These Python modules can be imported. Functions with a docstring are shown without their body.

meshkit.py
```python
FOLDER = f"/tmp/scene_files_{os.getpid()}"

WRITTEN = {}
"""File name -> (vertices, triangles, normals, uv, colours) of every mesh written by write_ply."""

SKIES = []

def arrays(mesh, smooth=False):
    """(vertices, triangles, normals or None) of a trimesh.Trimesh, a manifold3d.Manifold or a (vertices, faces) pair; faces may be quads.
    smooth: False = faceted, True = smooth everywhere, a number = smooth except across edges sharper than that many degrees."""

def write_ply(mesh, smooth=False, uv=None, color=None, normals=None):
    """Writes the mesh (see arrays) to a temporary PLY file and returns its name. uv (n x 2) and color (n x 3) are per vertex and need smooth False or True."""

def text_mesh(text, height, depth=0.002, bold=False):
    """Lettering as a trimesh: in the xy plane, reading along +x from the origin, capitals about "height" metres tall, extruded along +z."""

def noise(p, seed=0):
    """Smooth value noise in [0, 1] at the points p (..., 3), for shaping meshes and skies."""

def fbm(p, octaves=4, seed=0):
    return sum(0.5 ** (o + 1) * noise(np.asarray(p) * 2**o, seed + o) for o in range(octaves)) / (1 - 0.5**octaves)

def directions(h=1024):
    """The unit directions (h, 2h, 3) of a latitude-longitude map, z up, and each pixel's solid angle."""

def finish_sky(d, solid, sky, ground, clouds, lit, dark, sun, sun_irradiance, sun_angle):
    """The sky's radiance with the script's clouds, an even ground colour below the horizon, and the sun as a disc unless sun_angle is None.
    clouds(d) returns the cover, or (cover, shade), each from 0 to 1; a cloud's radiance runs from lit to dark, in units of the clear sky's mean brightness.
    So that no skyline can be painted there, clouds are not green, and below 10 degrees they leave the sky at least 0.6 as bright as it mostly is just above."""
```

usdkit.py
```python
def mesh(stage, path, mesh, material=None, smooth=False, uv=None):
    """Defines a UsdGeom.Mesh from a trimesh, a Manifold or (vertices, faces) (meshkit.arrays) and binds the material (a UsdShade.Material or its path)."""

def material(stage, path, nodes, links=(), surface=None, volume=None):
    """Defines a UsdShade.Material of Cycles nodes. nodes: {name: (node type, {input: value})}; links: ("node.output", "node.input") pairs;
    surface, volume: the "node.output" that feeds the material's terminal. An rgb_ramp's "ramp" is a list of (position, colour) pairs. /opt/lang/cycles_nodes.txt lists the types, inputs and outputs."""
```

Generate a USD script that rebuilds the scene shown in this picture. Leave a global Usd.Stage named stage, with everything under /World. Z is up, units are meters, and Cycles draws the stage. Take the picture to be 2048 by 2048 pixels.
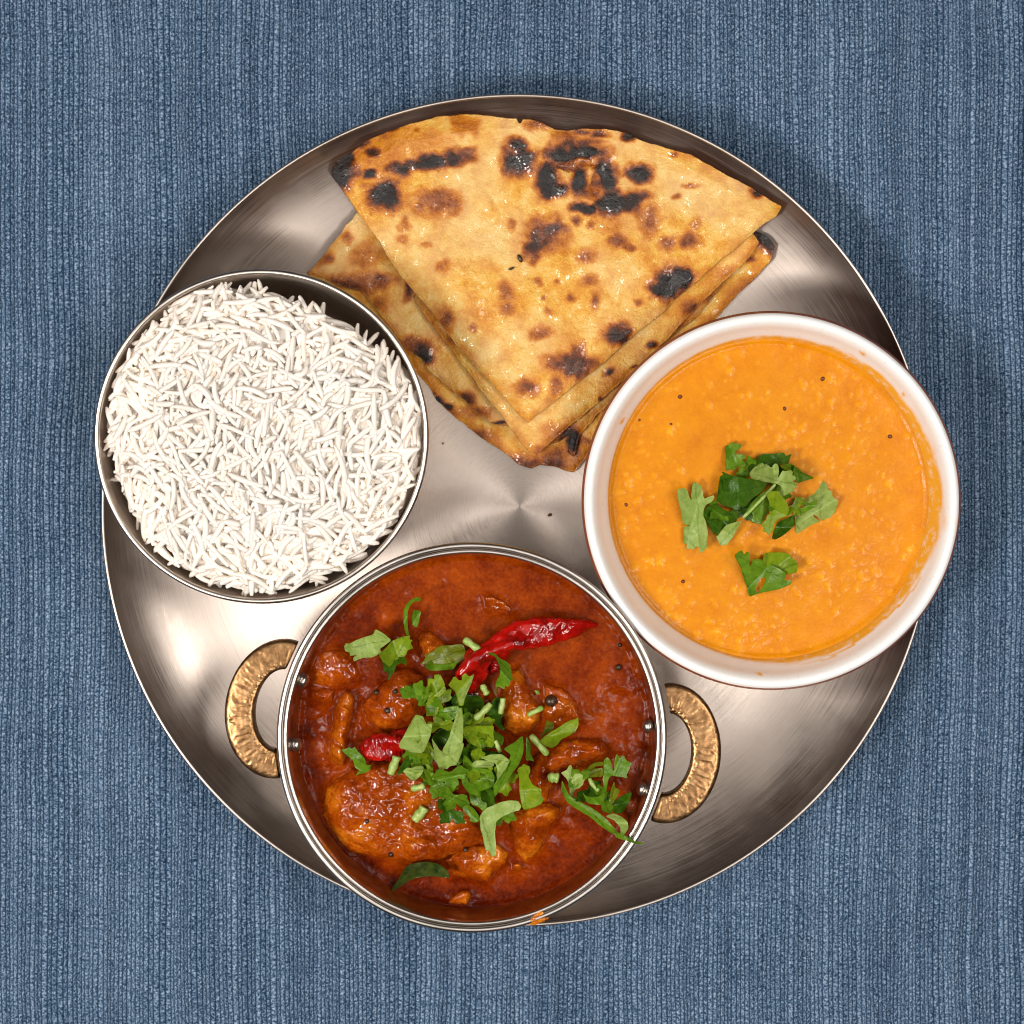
import math
import numpy as np
import trimesh
import usdkit
from meshkit import noise, fbm
from scipy.spatial import Delaunay, cKDTree
from shapely.geometry import Polygon, Point
import shapely
from pxr import Usd, UsdGeom, UsdLux, UsdShade, Gf, Sdf, Vt

stage = Usd.Stage.CreateInMemory()
UsdGeom.SetStageUpAxis(stage, "Z")
UsdGeom.SetStageMetersPerUnit(stage, 1.0)
UsdGeom.Xform.Define(stage, "/World")
rng = np.random.default_rng(7)

# ------------------------------------------------------------------ camera
D, S0 = 0.80, 5000.0                    # camera height above the cloth, photo pixels per metre at the cloth
NX, NY = 1180.0, 750.0                  # photo pixel straight below the lens
FPX = D * S0
CX, CY = (NX - 1024) / S0, -(NY - 1024) / S0
cam = UsdGeom.Camera.Define(stage, "/World/Camera")
cam.AddTranslateOp().Set(Gf.Vec3d(CX, CY, D))
FOC = 50.0
AP = FOC * 2048 / FPX
cam.CreateFocalLengthAttr(FOC)
cam.CreateHorizontalApertureAttr(AP)
cam.CreateVerticalApertureAttr(AP)
cam.CreateHorizontalApertureOffsetAttr(AP * (1024 - NX) / 2048)
cam.CreateVerticalApertureOffsetAttr(AP * (NY - 1024) / 2048)
cam.CreateFStopAttr(8.0)
cam.CreateFocusDistanceAttr(0.755)
cam.CreateClippingRangeAttr(Gf.Vec2f(0.05, 50))
cam.CreateExposureAttr(0.86)


def W(px, py, z=0.0):
    """World point at height z seen at a pixel of the photograph."""
    px, py, z = np.broadcast_arrays(np.asarray(px, float), np.asarray(py, float), np.asarray(z, float))
    k = (D - z) / FPX
    return np.stack([CX + (px - NX) * k, CY - (py - NY) * k, z], -1)


# ------------------------------------------------------------------ light
mat = lambda name, nodes, links=(), surface=None: usdkit.material(stage, f"/World/Looks/{name}", nodes, links, surface=surface)
UsdGeom.Scope.Define(stage, "/World/Looks")
ROOM = (0.016, 0.012, 0.009)
room = UsdLux.DomeLight.Define(stage, "/World/room_light")
amb = mat("room_ambient", {"b": ("background_shader", {"color": ROOM, "strength": 1.0})}, surface="b.background")
UsdShade.MaterialBindingAPI.Apply(room.GetPrim()).Bind(amb)


def rect(name, az, el, dist, w, h, L, color=(1, 0.955, 0.90), at=(0, 0, 0.02)):
    a, e = math.radians(az), math.radians(el)
    d = np.array([math.cos(e) * math.cos(a), math.cos(e) * math.sin(a), math.sin(e)])
    p = np.array(at) + d * dist
    z = d                               # light shines along its -z
    x = np.array([-math.sin(a), math.cos(a), 0])
    y = np.cross(z, x)
    l = UsdLux.RectLight.Define(stage, f"/World/{name}")
    l.AddTransformOp().Set(Gf.Matrix4d(*x, 0, *y, 0, *z, 0, *p, 1))
    l.CreateWidthAttr(w); l.CreateHeightAttr(h); l.CreateIntensityAttr(L); l.CreateColorAttr(Gf.Vec3f(*color))


LIGHTS = [("lamp_right", 20, 60, 1.5, .44, .44, 7.2), ("lamp_left", 206, 58, 1.5, .26, .26, 35.0),
          ("lamp_side", 172, 48, 1.6, .24, .24, 17.0), ("lamp_front", -44, 64, 1.6, .24, .24, 20.0),
          ("ceiling_bounce", 90, 89, 1.9, 1.6, 1.6, 0.62)]
for a in LIGHTS:
    rect(*a)

# ------------------------------------------------------------------ helpers
used = {}


def numbered(parent, name):
    k = f"{parent}/{name}"
    n = used.get(k, -1) + 1
    used[k] = n
    return k if n == 0 else f"{k}_{n:03d}"


def tag(prim, label=None, cat=None, group=None, kind=None):
    for key, v in (("label", label), ("category", cat), ("group", group), ("kind", kind)):
        if v:
            prim.SetCustomDataByKey(key, v)
    return prim


def thing(name, label, cat, loc=(0, 0, 0), group=None):
    x = UsdGeom.Xform.Define(stage, numbered("/World", name))
    x.AddTranslateOp().Set(Gf.Vec3d(*map(float, loc)))
    tag(x.GetPrim(), label, cat, group)
    x.loc = np.array(loc, float)
    return x.GetPrim(), np.array(loc, float)


def obj(name, mesh, m, parent=None, smooth=True, pv=None, uv=None):
    """One Mesh prim under a thing or part (given as (prim, origin)), or under /World; world coordinates go in."""
    path = numbered("/World" if parent is None else str(parent[0].GetPath()), name)
    o = np.zeros(3) if parent is None else parent[1]
    if isinstance(mesh, trimesh.Trimesh):
        mesh = (np.array(mesh.vertices), np.array(mesh.faces))
    v, f = mesh
    g = usdkit.mesh(stage, path, (np.asarray(v) - o, f), m, smooth=smooth, uv=uv)
    for k, a in (pv or {}).items():
        UsdGeom.PrimvarsAPI(g).CreatePrimvar(k, Sdf.ValueTypeNames.FloatArray, "vertex").Set(Vt.FloatArray.FromNumpy(np.asarray(a, np.float32)))
    return g.GetPrim(), o


def revolve(profile, n=192, c=(0, 0), close=False):
    p = np.asarray(profile, float)
    m = len(p)
    t = np.arange(n) * 2 * np.pi / n
    v = np.stack([c[0] + p[None, :, 0] * np.cos(t)[:, None], c[1] + p[None, :, 0] * np.sin(t)[:, None], np.broadcast_to(p[:, 1], (n, m))], -1).reshape(-1, 3)
    i, j = np.meshgrid(np.arange(n), np.arange(m if close else m - 1), indexing="ij")
    a, b = i * m + j, ((i + 1) % n) * m + j
    j2 = (j + 1) % m
    c2, d2 = ((i + 1) % n) * m + j2, i * m + j2
    q = np.stack([a, b, c2, d2], -1).reshape(-1, 4)
    return v, np.vstack([q[:, [0, 1, 2]], q[:, [0, 2, 3]]])


def torus(R, r, z, c, n=192, k=14):
    t = np.arange(k) * 2 * np.pi / k
    return revolve(np.stack([R + r * np.cos(t), z + r * np.sin(t)], 1), n, c, close=True)


def curve(pts, n):
    """Smooth polyline through the points."""
    p = np.asarray(pts, float)
    s = np.r_[0, np.cumsum(np.linalg.norm(np.diff(p, axis=0), axis=1))]
    from scipy.interpolate import PchipInterpolator
    u = np.linspace(0, s[-1], n)
    return np.stack([PchipInterpolator(s, p[:, k])(u) for k in range(p.shape[1])], 1)


def tube(path, radii, sides=10, squash=None):
    p = np.asarray(path, float)
    t = np.gradient(p, axis=0)
    t /= np.linalg.norm(t, axis=1, keepdims=True) + 1e-12
    a = np.cross(t, [0, 0, 1.0])
    a /= np.linalg.norm(a, axis=1, keepdims=True) + 1e-12
    b = np.cross(a, t)
    ang = np.arange(sides) * 2 * np.pi / sides
    r = np.broadcast_to(radii, (len(p),))[:, None, None]
    v = p[:, None] + r * (np.cos(ang)[None, :, None] * a[:, None] + np.sin(ang)[None, :, None] * b[:, None])
    n = len(p)
    i, j = np.meshgrid(np.arange(n - 1), np.arange(sides), indexing="ij")
    q = np.stack([i * sides + j, i * sides + (j + 1) % sides, (i + 1) * sides + (j + 1) % sides, (i + 1) * sides + j], -1).reshape(-1, 4)
    f = [q[:, [0, 2, 1]], q[:, [0, 3, 2]]]
    v = v.reshape(-1, 3)
    v = np.vstack([v, p[0], p[-1]])
    k = np.arange(sides)
    f += [np.stack([np.full(sides, n * sides), k, (k + 1) % sides], 1), np.stack([np.full(sides, n * sides + 1), (n - 1) * sides + (k + 1) % sides, (n - 1) * sides + k], 1)]
    return v, np.vstack(f)


def fill(poly, h):
    """Triangulates a polygon (pixels) with points every h: points, triangles, distance to the outline, boundary loops."""
    loops, pts, at = [], [], 0
    for ring in [poly.exterior, *poly.interiors]:
        n = max(8, int(ring.length / h))
        c = np.array([ring.interpolate(s).coords[0] for s in np.linspace(0, ring.length, n, endpoint=False)])
        pts.append(c)
        loops.append(np.arange(at, at + n))
        at += n
    edge = np.vstack(pts)
    x0, y0, x1, y1 = poly.bounds
    gx, gy = np.meshgrid(np.arange(x0, x1, h), np.arange(y0, y1, h * .87))
    gx[1::2] += h / 2
    g = np.stack([gx.ravel(), gy.ravel()], 1)
    shapely.prepare(poly)
    g = g[shapely.contains_xy(poly, g[:, 0], g[:, 1])]
    tree = cKDTree(edge)
    if len(g):
        g = g[tree.query(g)[0] > .62 * h]
        g = g + rng.uniform(-.12, .12, g.shape) * h
    p = np.vstack([edge, g])
    t = Delaunay(p).simplices
    c = p[t].mean(1)
    t = t[shapely.contains_xy(poly, c[:, 0], c[:, 1])]
    cr = np.cross(p[t[:, 1]] - p[t[:, 0]], p[t[:, 2]] - p[t[:, 0]])
    t = t[np.abs(cr) > 1e-6]
    cr = np.cross(p[t[:, 1]] - p[t[:, 0]], p[t[:, 2]] - p[t[:, 0]])
    t[cr > 0] = t[cr > 0][:, ::-1]       # pixel y points down: these wind upwards in the world
    return p, t, tree.query(p)[0], loops


def slab(p, t, loops, ztop, zbot):
    """Closed sheet between two heights over the pixel points p."""
    top, bot = W(p[:, 0], p[:, 1], ztop), W(p[:, 0], p[:, 1], ztop)
    bot[:, 2] = zbot
    n = len(p)
    f = [t, t[:, ::-1] + n]
    for l in loops:
        a, b = l, np.roll(l, -1)
        A = Polygon(p[l]).exterior.is_ccw
        if not A:
            a, b = b, a
        f += [np.stack([a, a + n, b + n], 1), np.stack([a, b + n, b], 1)]
    f = np.vstack(f)
    v = np.vstack([top, bot])
    m = trimesh.Trimesh(v, f, process=False)
    if m.volume < 0:
        f = f[:, ::-1]
    return v, f


CROPS = {"roti": (600, 180, 1.932), "dal": (1330, 870, 5.367), "k1": (660, 1180, 4.83), "k2": (920, 1200, 4.83), "k3": (600, 1480, 4.83),
         "k4": (980, 1460, 4.83), "kad": (420, 1060, 1.8577), "px": (0, 0, 1.0), "tip": (980, 760, 8.05), "rl": (600, 440, 3.7143), "rr": (1340, 380, 6.44)}


def P(crop, pts):
    x, y, s = CROPS[crop]
    return np.asarray(pts, float) / s + [x, y]


def sstep(a, b, x):
    t = np.clip((x - a) / (b - a), 0, 1)
    return t * t * (3 - 2 * t)


def n2(p, scale, seed=0, octaves=3):
    """Noise over pixel points, in [-1, 1]."""
    q = np.zeros((len(p), 3))
    q[:, :2] = np.asarray(p)[:, :2] / scale
    return 2 * fbm(q + 37.3 * seed, octaves, seed) - 1


# ------------------------------------------------------------------ materials
def steel(name, center, base=(0.66, 0.61, 0.57), rough=0.26, aniso=0.75, ring=2600.0, bump=0.06):
    return mat(name, {
        "g": ("geometry", {}),
        "sub": ("vector_math", {"math_type": "subtract", "vector2": (center[0], center[1], 0)}),
        "flat": ("vector_math", {"math_type": "multiply", "vector2": (1, 1, 0)}),
        "rad": ("vector_math", {"math_type": "normalize"}),
        "len": ("vector_math", {"math_type": "length"}),
        "sx": ("separate_xyz", {}), "rx": ("separate_xyz", {}),
        "rs": ("math", {"math_type": "multiply", "value2": ring}),
        "zs": ("math", {"math_type": "multiply", "value2": ring}),
        "rz": ("math", {"math_type": "add"}),
        "c1": ("math", {"math_type": "multiply", "value2": 5.0}), "c2": ("math", {"math_type": "multiply", "value2": 5.0}),
        "comb": ("combine_xyz", {}),
        "n": ("noise_texture", {"scale": 1.0, "detail": 3.0, "roughness": 0.65}),
        "n2": ("noise_texture", {"scale": 38.0, "detail": 4.0, "roughness": 0.6}),
        "n3": ("noise_texture", {"scale": 9.0, "detail": 3.0}),
        "r1": ("map_range", {"from_min": .3, "from_max": .7, "to_min": rough * .8, "to_max": rough * 1.25}),
        "r2": ("map_range", {"from_min": .38, "from_max": .72, "to_min": 0.0, "to_max": .10, "clamp": True}),
        "ra": ("math", {"math_type": "add"}),
        "cr": ("map_range", {"from_min": .3, "from_max": .7, "to_min": .90, "to_max": 1.06}),
        "col": ("mix_color", {"blend_type": "multiply", "fac": 1.0, "a": base}),
        "b": ("bump", {"strength": bump, "distance": 0.0004}),
        "p": ("principled_bsdf", {"metallic": 1.0, "anisotropic": aniso, "base_color": base, "specular_tint": (1, .97, .94)}),
    }, [("g.position", "sub.vector1"), ("sub.vector", "flat.vector1"), ("flat.vector", "rad.vector1"), ("flat.vector", "len.vector1"),
        ("sub.vector", "sx.vector"), ("rad.vector", "rx.vector"), ("len.value", "rs.value1"), ("sx.z", "zs.value1"), ("rs.value", "rz.value1"), ("zs.value", "rz.value2"),
        ("rx.x", "c1.value1"), ("rx.y", "c2.value1"), ("rz.value", "comb.x"), ("c1.value", "comb.y"), ("c2.value", "comb.z"),
        ("comb.vector", "n.vector"), ("g.position", "n2.vector"), ("n.fac", "r1.value"), ("n2.fac", "r2.value"), ("r1.result", "ra.value1"), ("r2.result", "ra.value2"),
        ("ra.value", "p.roughness"), ("n.fac", "cr.value"), ("cr.result", "col.b"), ("col.result", "p.base_color"),
        ("n.fac", "b.height"), ("b.normal", "p.normal"), ("rad.vector", "p.tangent")], surface="p.BSDF")


# ================================================================== TABLECLOTH
CLOTH = mat("ribbed_cloth", {
    "uv": ("texture_coordinate", {}), "s": ("separate_xyz", {}),
    "fl": ("math", {"math_type": "floor"}), "fr": ("math", {"math_type": "fraction"}),
    "wn": ("white_noise_texture", {"dimensions": "1D"}),
    # tufts along each rib
    "ty": ("math", {"math_type": "multiply", "value2": 1150.0}), "tx": ("math", {"math_type": "multiply", "value2": 2.2}),
    "comb": ("combine_xyz", {}),
    "tn": ("noise_texture", {"scale": 1.0, "detail": 3.0, "roughness": .7, "distortion": .6}),
    "g": ("geometry", {}),
    "ln": ("noise_texture", {"scale": 26.0, "detail": 4.0, "roughness": .6}),
    "str": ("vector_math", {"math_type": "multiply", "vector2": (45.0, 1100.0, 1.0)}),
    "sn": ("noise_texture", {"scale": 1.0, "detail": 3.0, "roughness": .6}),
    # distance from the groove
    "h1": ("math", {"math_type": "subtract", "value2": .5}), "h2": ("math", {"math_type": "absolute"}),
    "gr": ("map_range", {"from_min": .5, "from_max": .34, "to_min": 0.0, "to_max": 1.0, "clamp": True}),
    "m1": ("map_range", {"from_min": .38, "from_max": .62, "to_min": .12, "to_max": 1.0, "clamp": True}),
    "m2": ("math", {"math_type": "multiply"}),
    "m3": ("map_range", {"from_min": 0., "from_max": 1., "to_min": -.09, "to_max": .09}),
    "m4": ("map_range", {"from_min": .3, "from_max": .7, "to_min": -.055, "to_max": .055}),
    "m5": ("math", {"math_type": "add"}), "m6": ("math", {"math_type": "add", "use_clamp": True}),
    "m7": ("map_range", {"from_min": .3, "from_max": .7, "to_min": -.05, "to_max": .05}), "m8": ("math", {"math_type": "add", "use_clamp": True}),
    "ramp": ("rgb_ramp", {"ramp": [(0, (.004, .017, .041)), (.3, (.024, .061, .118)), (.65, (.112, .190, .306)), (1, (.32, .42, .56))]}),
    "b": ("bump", {"strength": .7, "distance": 0.0005}),
    "p": ("principled_bsdf", {"roughness": .9, "specular_ior_level": .12, "sheen_weight": .18, "sheen_roughness": .5, "sheen_tint": (.75, .85, 1)}),
}, [("uv.UV", "s.vector"), ("s.x", "fl.value1"), ("s.x", "fr.value1"), ("fl.value", "wn.w"), ("s.y", "ty.value1"), ("s.x", "tx.value1"),
    ("tx.value", "comb.x"), ("ty.value", "comb.y"), ("fl.value", "comb.z"), ("comb.vector", "tn.vector"), ("g.position", "ln.vector"),
    ("g.position", "str.vector1"), ("str.vector", "sn.vector"),
    ("fr.value", "h1.value1"), ("h1.value", "h2.value1"), ("h2.value", "gr.value"), ("tn.fac", "m1.value"), ("m1.result", "m2.value1"), ("gr.result", "m2.value2"),
    ("wn.value", "m3.value"), ("sn.fac", "m4.value"), ("m3.result", "m5.value1"), ("m4.result", "m5.value2"), ("m5.value", "m6.value1"), ("m2.value", "m6.value2"),
    ("ln.fac", "m7.value"), ("m7.result", "m8.value1"), ("m6.value", "m8.value2"), ("m8.value", "ramp.fac"), ("ramp.color", "p.base_color"),
    ("m2.value", "b.height"), ("b.normal", "p.normal")], surface="p.BSDF")
HALF = 0.30
widths = []
while sum(widths) < 2 * HALF:
    widths.append(rng.choice([0.00135, 0.0016, 0.0020, 0.0024], p=[.28, .34, .24, .14]) * rng.uniform(.9, 1.1))
edges = np.r_[0, np.cumsum(widths)] - HALF
per = 6
ph = np.linspace(0, 1, per, endpoint=False)
xs = (edges[:-1, None] + ph * np.diff(edges)[:, None]).ravel()
U = (np.arange(len(widths))[:, None] + ph).ravel()
ys = np.linspace(-HALF, HALF, 230)
amp = np.repeat(rng.uniform(.6, 1.0, len(widths)) * np.array(widths) / .0018, per)
X, Y = np.meshgrid(xs, ys)
low = lambda a, b, s: 2 * fbm(np.stack([a, b, np.full_like(a, s)], -1), 3, int(s)) - 1
DX = .0042 * low(X * 5, Y * 6, 3) + .0012 * low(X * 22, Y * 16, 5) + .0003 * low(X * 160, Y * 60, 6)
Z = .00062 * amp[None] * np.abs(np.sin(np.pi * U))[None] ** .7
R0 = np.hypot(X - .0025, Y - .0015)
swell = .0062 * low(X * 9, Y * 7, 9) + .0009 * low(X * 26, Y * 20, 11) - .0012
Z = Z + swell * sstep(.140, .185, R0) - .0022 * (1 - sstep(.150, .172, R0)) - .0006
nr, nc = X.shape
i, j = np.meshgrid(np.arange(nr - 1), np.arange(nc - 1), indexing="ij")
q = np.stack([i * nc + j, i * nc + j + 1, (i + 1) * nc + j + 1, (i + 1) * nc + j], -1).reshape(-1, 4)
cl = obj("tablecloth", (np.stack([X + DX, Y, Z], -1).reshape(-1, 3), np.vstack([q[:, [0, 1, 2]], q[:, [0, 2, 3]]])), CLOTH,
         uv=np.stack([np.broadcast_to(U, X.shape), Y], -1).reshape(-1, 2))
tag(cl[0], "blue ribbed woven tablecloth spread under the round steel plate", "tablecloth")

# ================================================================== STEEL PLATE
PZ = .0265                                                   # rim height
pc = W(1035, 1020.5, PZ)
PC = np.array([pc[0], pc[1]])
PR = 833 * (D - PZ) / FPX
RF, TH = .112, .0016                                          # flat floor radius, floor height


def plate_z(r):
    u = np.clip((np.asarray(r) - RF) / (PR - .0006 - RF), 0, 1)
    return TH + (PZ - .0012 - TH) * (1 - np.sqrt(np.maximum(1 - u ** 2.6, 0))) ** .93


rr = np.r_[np.linspace(0.0002, RF, 30), RF + (PR - .0006 - RF) * np.sin(np.linspace(0, np.pi / 2, 46)[1:])]
inner = np.stack([rr, plate_z(rr)], 1)
outer = np.stack([rr[::-1] + .0005 * (rr[::-1] > RF), np.maximum(inner[::-1, 1] - .0011, .0004)], 1)
STEEL_PLATE = steel("brushed_steel_plate", PC, base=(.385, .328, .29), rough=.33, aniso=.74)
plate = thing("steel_plate", "large round brushed stainless steel plate holding the whole meal", "plate", (PC[0], PC[1], 0))
v, f = revolve(np.vstack([inner, outer]), 360, PC)
obj("dish", (v, f), STEEL_PLATE, plate)
RIMSTEEL = steel("polished_rim_steel", PC, base=(.50, .44, .40), rough=.34, aniso=0., bump=.0)
obj("rim", torus(PR - .0006, .00075, PZ - .0008, PC, 360, 12), RIMSTEEL, plate)

# ================================================================== FLAT BREADS
BREAD = mat("griddled_flatbread", {
    "a": ("attribute", {"attribute": "char"}), "pl": ("attribute", {"attribute": "pale"}), "g": ("geometry", {}),
    "n1": ("noise_texture", {"scale": 120.0, "detail": 6.0, "roughness": .66}),
    "n2": ("noise_texture", {"scale": 1500.0, "detail": 3.0, "roughness": .7}),
    "n3": ("noise_texture", {"scale": 330.0, "detail": 4.0, "roughness": .65}),
    "f1": ("map_range", {"from_min": .36, "from_max": .70, "to_min": 0.0, "to_max": .30, "clamp": True}),
    "f2": ("map_range", {"from_min": .3, "from_max": .7, "to_min": -.07, "to_max": .08}),
    "f3": ("map_range", {"from_min": .3, "from_max": .75, "to_min": -.03, "to_max": .06}),
    "s1": ("math", {"math_type": "add"}), "s2": ("math", {"math_type": "add"}), "s3": ("math", {"math_type": "add", "use_clamp": True}),
    "ramp": ("rgb_ramp", {"ramp": [(0, (.77, .485, .120)), (.12, (.73, .375, .044)), (.26, (.62, .235, .017)), (.40, (.50, .165, .012)), (.55, (.32, .084, .008)), (.70, (.15, .034, .006)),
                                   (.85, (.040, .013, .006)), (1, (.013, .010, .009))]}),
    "pale": ("mix_color", {"blend_type": "mix", "b": (.80, .62, .33)}),
    "rr": ("map_range", {"from_min": .47, "from_max": .60, "to_min": .30, "to_max": .55, "clamp": True}),
    "bs": ("math", {"math_type": "multiply", "value2": .22}), "ba": ("math", {"math_type": "add"}), "bc": ("math", {"math_type": "multiply", "value2": 1.0}),
    "b": ("bump", {"strength": .6, "distance": 0.0020}),
    "n4": ("noise_texture", {"scale": 175.0, "detail": 1.5, "roughness": .5}),
    "cw": ("map_range", {"from_min": .41, "from_max": .50, "to_min": .6, "to_max": 0.0, "clamp": True}), "cb": ("bump", {"strength": .7, "distance": 0.0030}),
    "p": ("principled_bsdf", {"roughness": .5, "specular_ior_level": .4, "coat_roughness": .06, "subsurface_weight": .10, "subsurface_scale": .0015, "subsurface_radius": (1, .5, .2)}),
}, [("g.position", "n1.vector"), ("g.position", "n2.vector"), ("g.position", "n3.vector"), ("n1.fac", "f1.value"), ("n2.fac", "f2.value"), ("n3.fac", "f3.value"),
    ("a.fac", "s1.value1"), ("f1.result", "s1.value2"), ("s1.value", "s2.value1"), ("f2.result", "s2.value2"), ("s2.value", "s3.value1"), ("f3.result", "s3.value2"),
    ("s3.value", "ramp.fac"), ("ramp.color", "pale.a"), ("pl.fac", "pale.fac"), ("pale.result", "p.base_color"),
    ("n1.fac", "cw.value"), ("cw.result", "p.coat_weight"), ("g.position", "n4.vector"), ("n4.fac", "cb.height"), ("cb.normal", "p.coat_normal"), ("n1.fac", "rr.value"), ("rr.result", "p.roughness"), ("n2.fac", "bs.value1"), ("n3.fac", "bc.value1"), ("bs.value", "ba.value1"), ("bc.value", "ba.value2"), ("ba.value", "b.height"), ("b.normal", "p.normal")], surface="p.BSDF")


def blob_field(p, blobs, crop, seed):
    """Scorch strength at the pixel points: the strongest of the given patches, with ragged edges."""
    x, y, s = CROPS[crop]
    p = p + np.stack([n2(p, 38, seed + 2, 2), n2(p, 38, seed + 4, 2)], 1) * 9 + np.stack([n2(p, 13, seed + 6, 2), n2(p, 13, seed + 9, 2)], 1) * 4
    out = np.zeros(len(p))
    wob = n2(p, 22, seed, 3) * .50 + n2(p, 7, seed + 1, 2) * .14
    for bx, by, rx, ry, st in blobs:
        c = np.array([bx / s + x, by / s + y])
        e = np.hypot((p[:, 0] - c[0]) / (rx / s), (p[:, 1] - c[1]) / (ry / s)) + wob * min(1, .35 + rx / 70)
        out += (st * sstep(1.90, .22, e)) ** 5
    return np.minimum(out ** .2, 1.05)


def bread_layer(name, parent, pts, zfun, thick, blobs, seed, crop="roti", pale=0.0, edge=.2, rough=3.0, h=3.0, hole=None, bump=.0006, lift=.0014):
    poly = Polygon(P(crop, pts)).buffer(3).buffer(-6).buffer(3)
    c = np.array(poly.segmentize(6).exterior.coords)[:-1]
    cen = c.mean(0)
    d = (c - cen) / np.linalg.norm(c - cen, axis=1, keepdims=True)
    c = c + d * (n2(c, 26, seed, 3)[:, None] * rough + n2(c, 7, seed + 3, 2)[:, None] * rough * .35)
    poly = Polygon(c).buffer(0)
    p, t, dist, loops = fill(poly, h)
    q = np.vstack([p, p])
    char = blob_field(p, blobs, crop, seed) * (1 if name == "upper_fold" and seed == 41 else .84) + edge * sstep(26, 2, dist) * (.5 + .9 * n2(p, 46, seed + 5))
    char = np.clip(char, 0, 1)
    z = zfun(p) + bump * n2(p, 60, seed + 7) + bump * .9 * np.clip(n2(p, 30, seed + 14, 2) - .15, 0, 1) + bump * .45 * n2(p, 17, seed + 8) + .00030 * sstep(.5, 1, char)
    z = z - .0011 * (1 - np.sqrt(np.clip(dist / 13, 0, 1))) + lift * sstep(60, 5, dist) * n2(p, 75, seed + 13, 2)
    if hole is not None:
        hd = blob_field(p, hole, crop, seed + 20)
        z = z - .0009 * hd
        char = np.where(hd > .45, char * .0 + .50 + .30 * np.clip(n2(p, 10, seed + 30), -1, 1), char)
    pl = pale * np.clip(.35 + 1.6 * n2(p, 110, seed + 11), 0, 1) * sstep(.25, .05, char)
    v, f = slab(p, t, loops, z, z - thick + .0011 * (1 - np.sqrt(np.clip(dist / 13, 0, 1))))
    return obj(name, (v, f), BREAD, parent, pv={"char": np.r_[char, np.clip(char * .5 + .1, 0, 1)], "pale": np.r_[pl, pl]})


def on_plate(lift, sag=0.0):
    def z(p):
        w = W(p[:, 0], p[:, 1], .012)
        r = np.hypot(w[:, 0] - PC[0], w[:, 1] - PC[1])
        return np.maximum(TH + lift, plate_z(np.minimum(r, PR - .002)) + .35 * lift + .0028) + sag * n2(p, 150, 3)
    return z


B2 = [(895, 1465), (850, 1450), (740, 1370), (640, 1300), (560, 1230), (480, 1130), (380, 1000), (200, 850), (60, 735), (20, 705), (60, 690), (300, 520), (900, 350), (1500, 430),
      (1800, 560), (1838, 600), (1825, 650), (1760, 730), (1690, 790), (1610, 885), (1480, 990), (1380, 1090), (1270, 1210), (1160, 1340), (1090, 1440), (1060, 1478), (1000, 1462), (930, 1447)]
B1 = [(735, 1288), (640, 1205), (500, 1085), (470, 1040), (400, 985), (330, 890), (235, 775), (190, 765), (130, 745), (40, 700), (130, 590), (215, 475), (400, 420), (900, 370), (1400, 420), (1690, 560),
      (1735, 640), (1640, 740), (1545, 865), (1400, 985), (1255, 1130), (1190, 1215), (1080, 1330), (1060, 1420), (1035, 1400), (1045, 1330), (1000, 1360), (900, 1370), (810, 1300)]
T2 = [(905, 1420), (860, 1372), (790, 1275), (700, 1160), (600, 1020), (500, 900), (440, 805), (700, 500), (1400, 330), (1740, 540), (1775, 590), (1740, 645), (1650, 730), (1540, 835), (1420, 960),
      (1290, 1085), (1150, 1210), (1030, 1310)]
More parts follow.
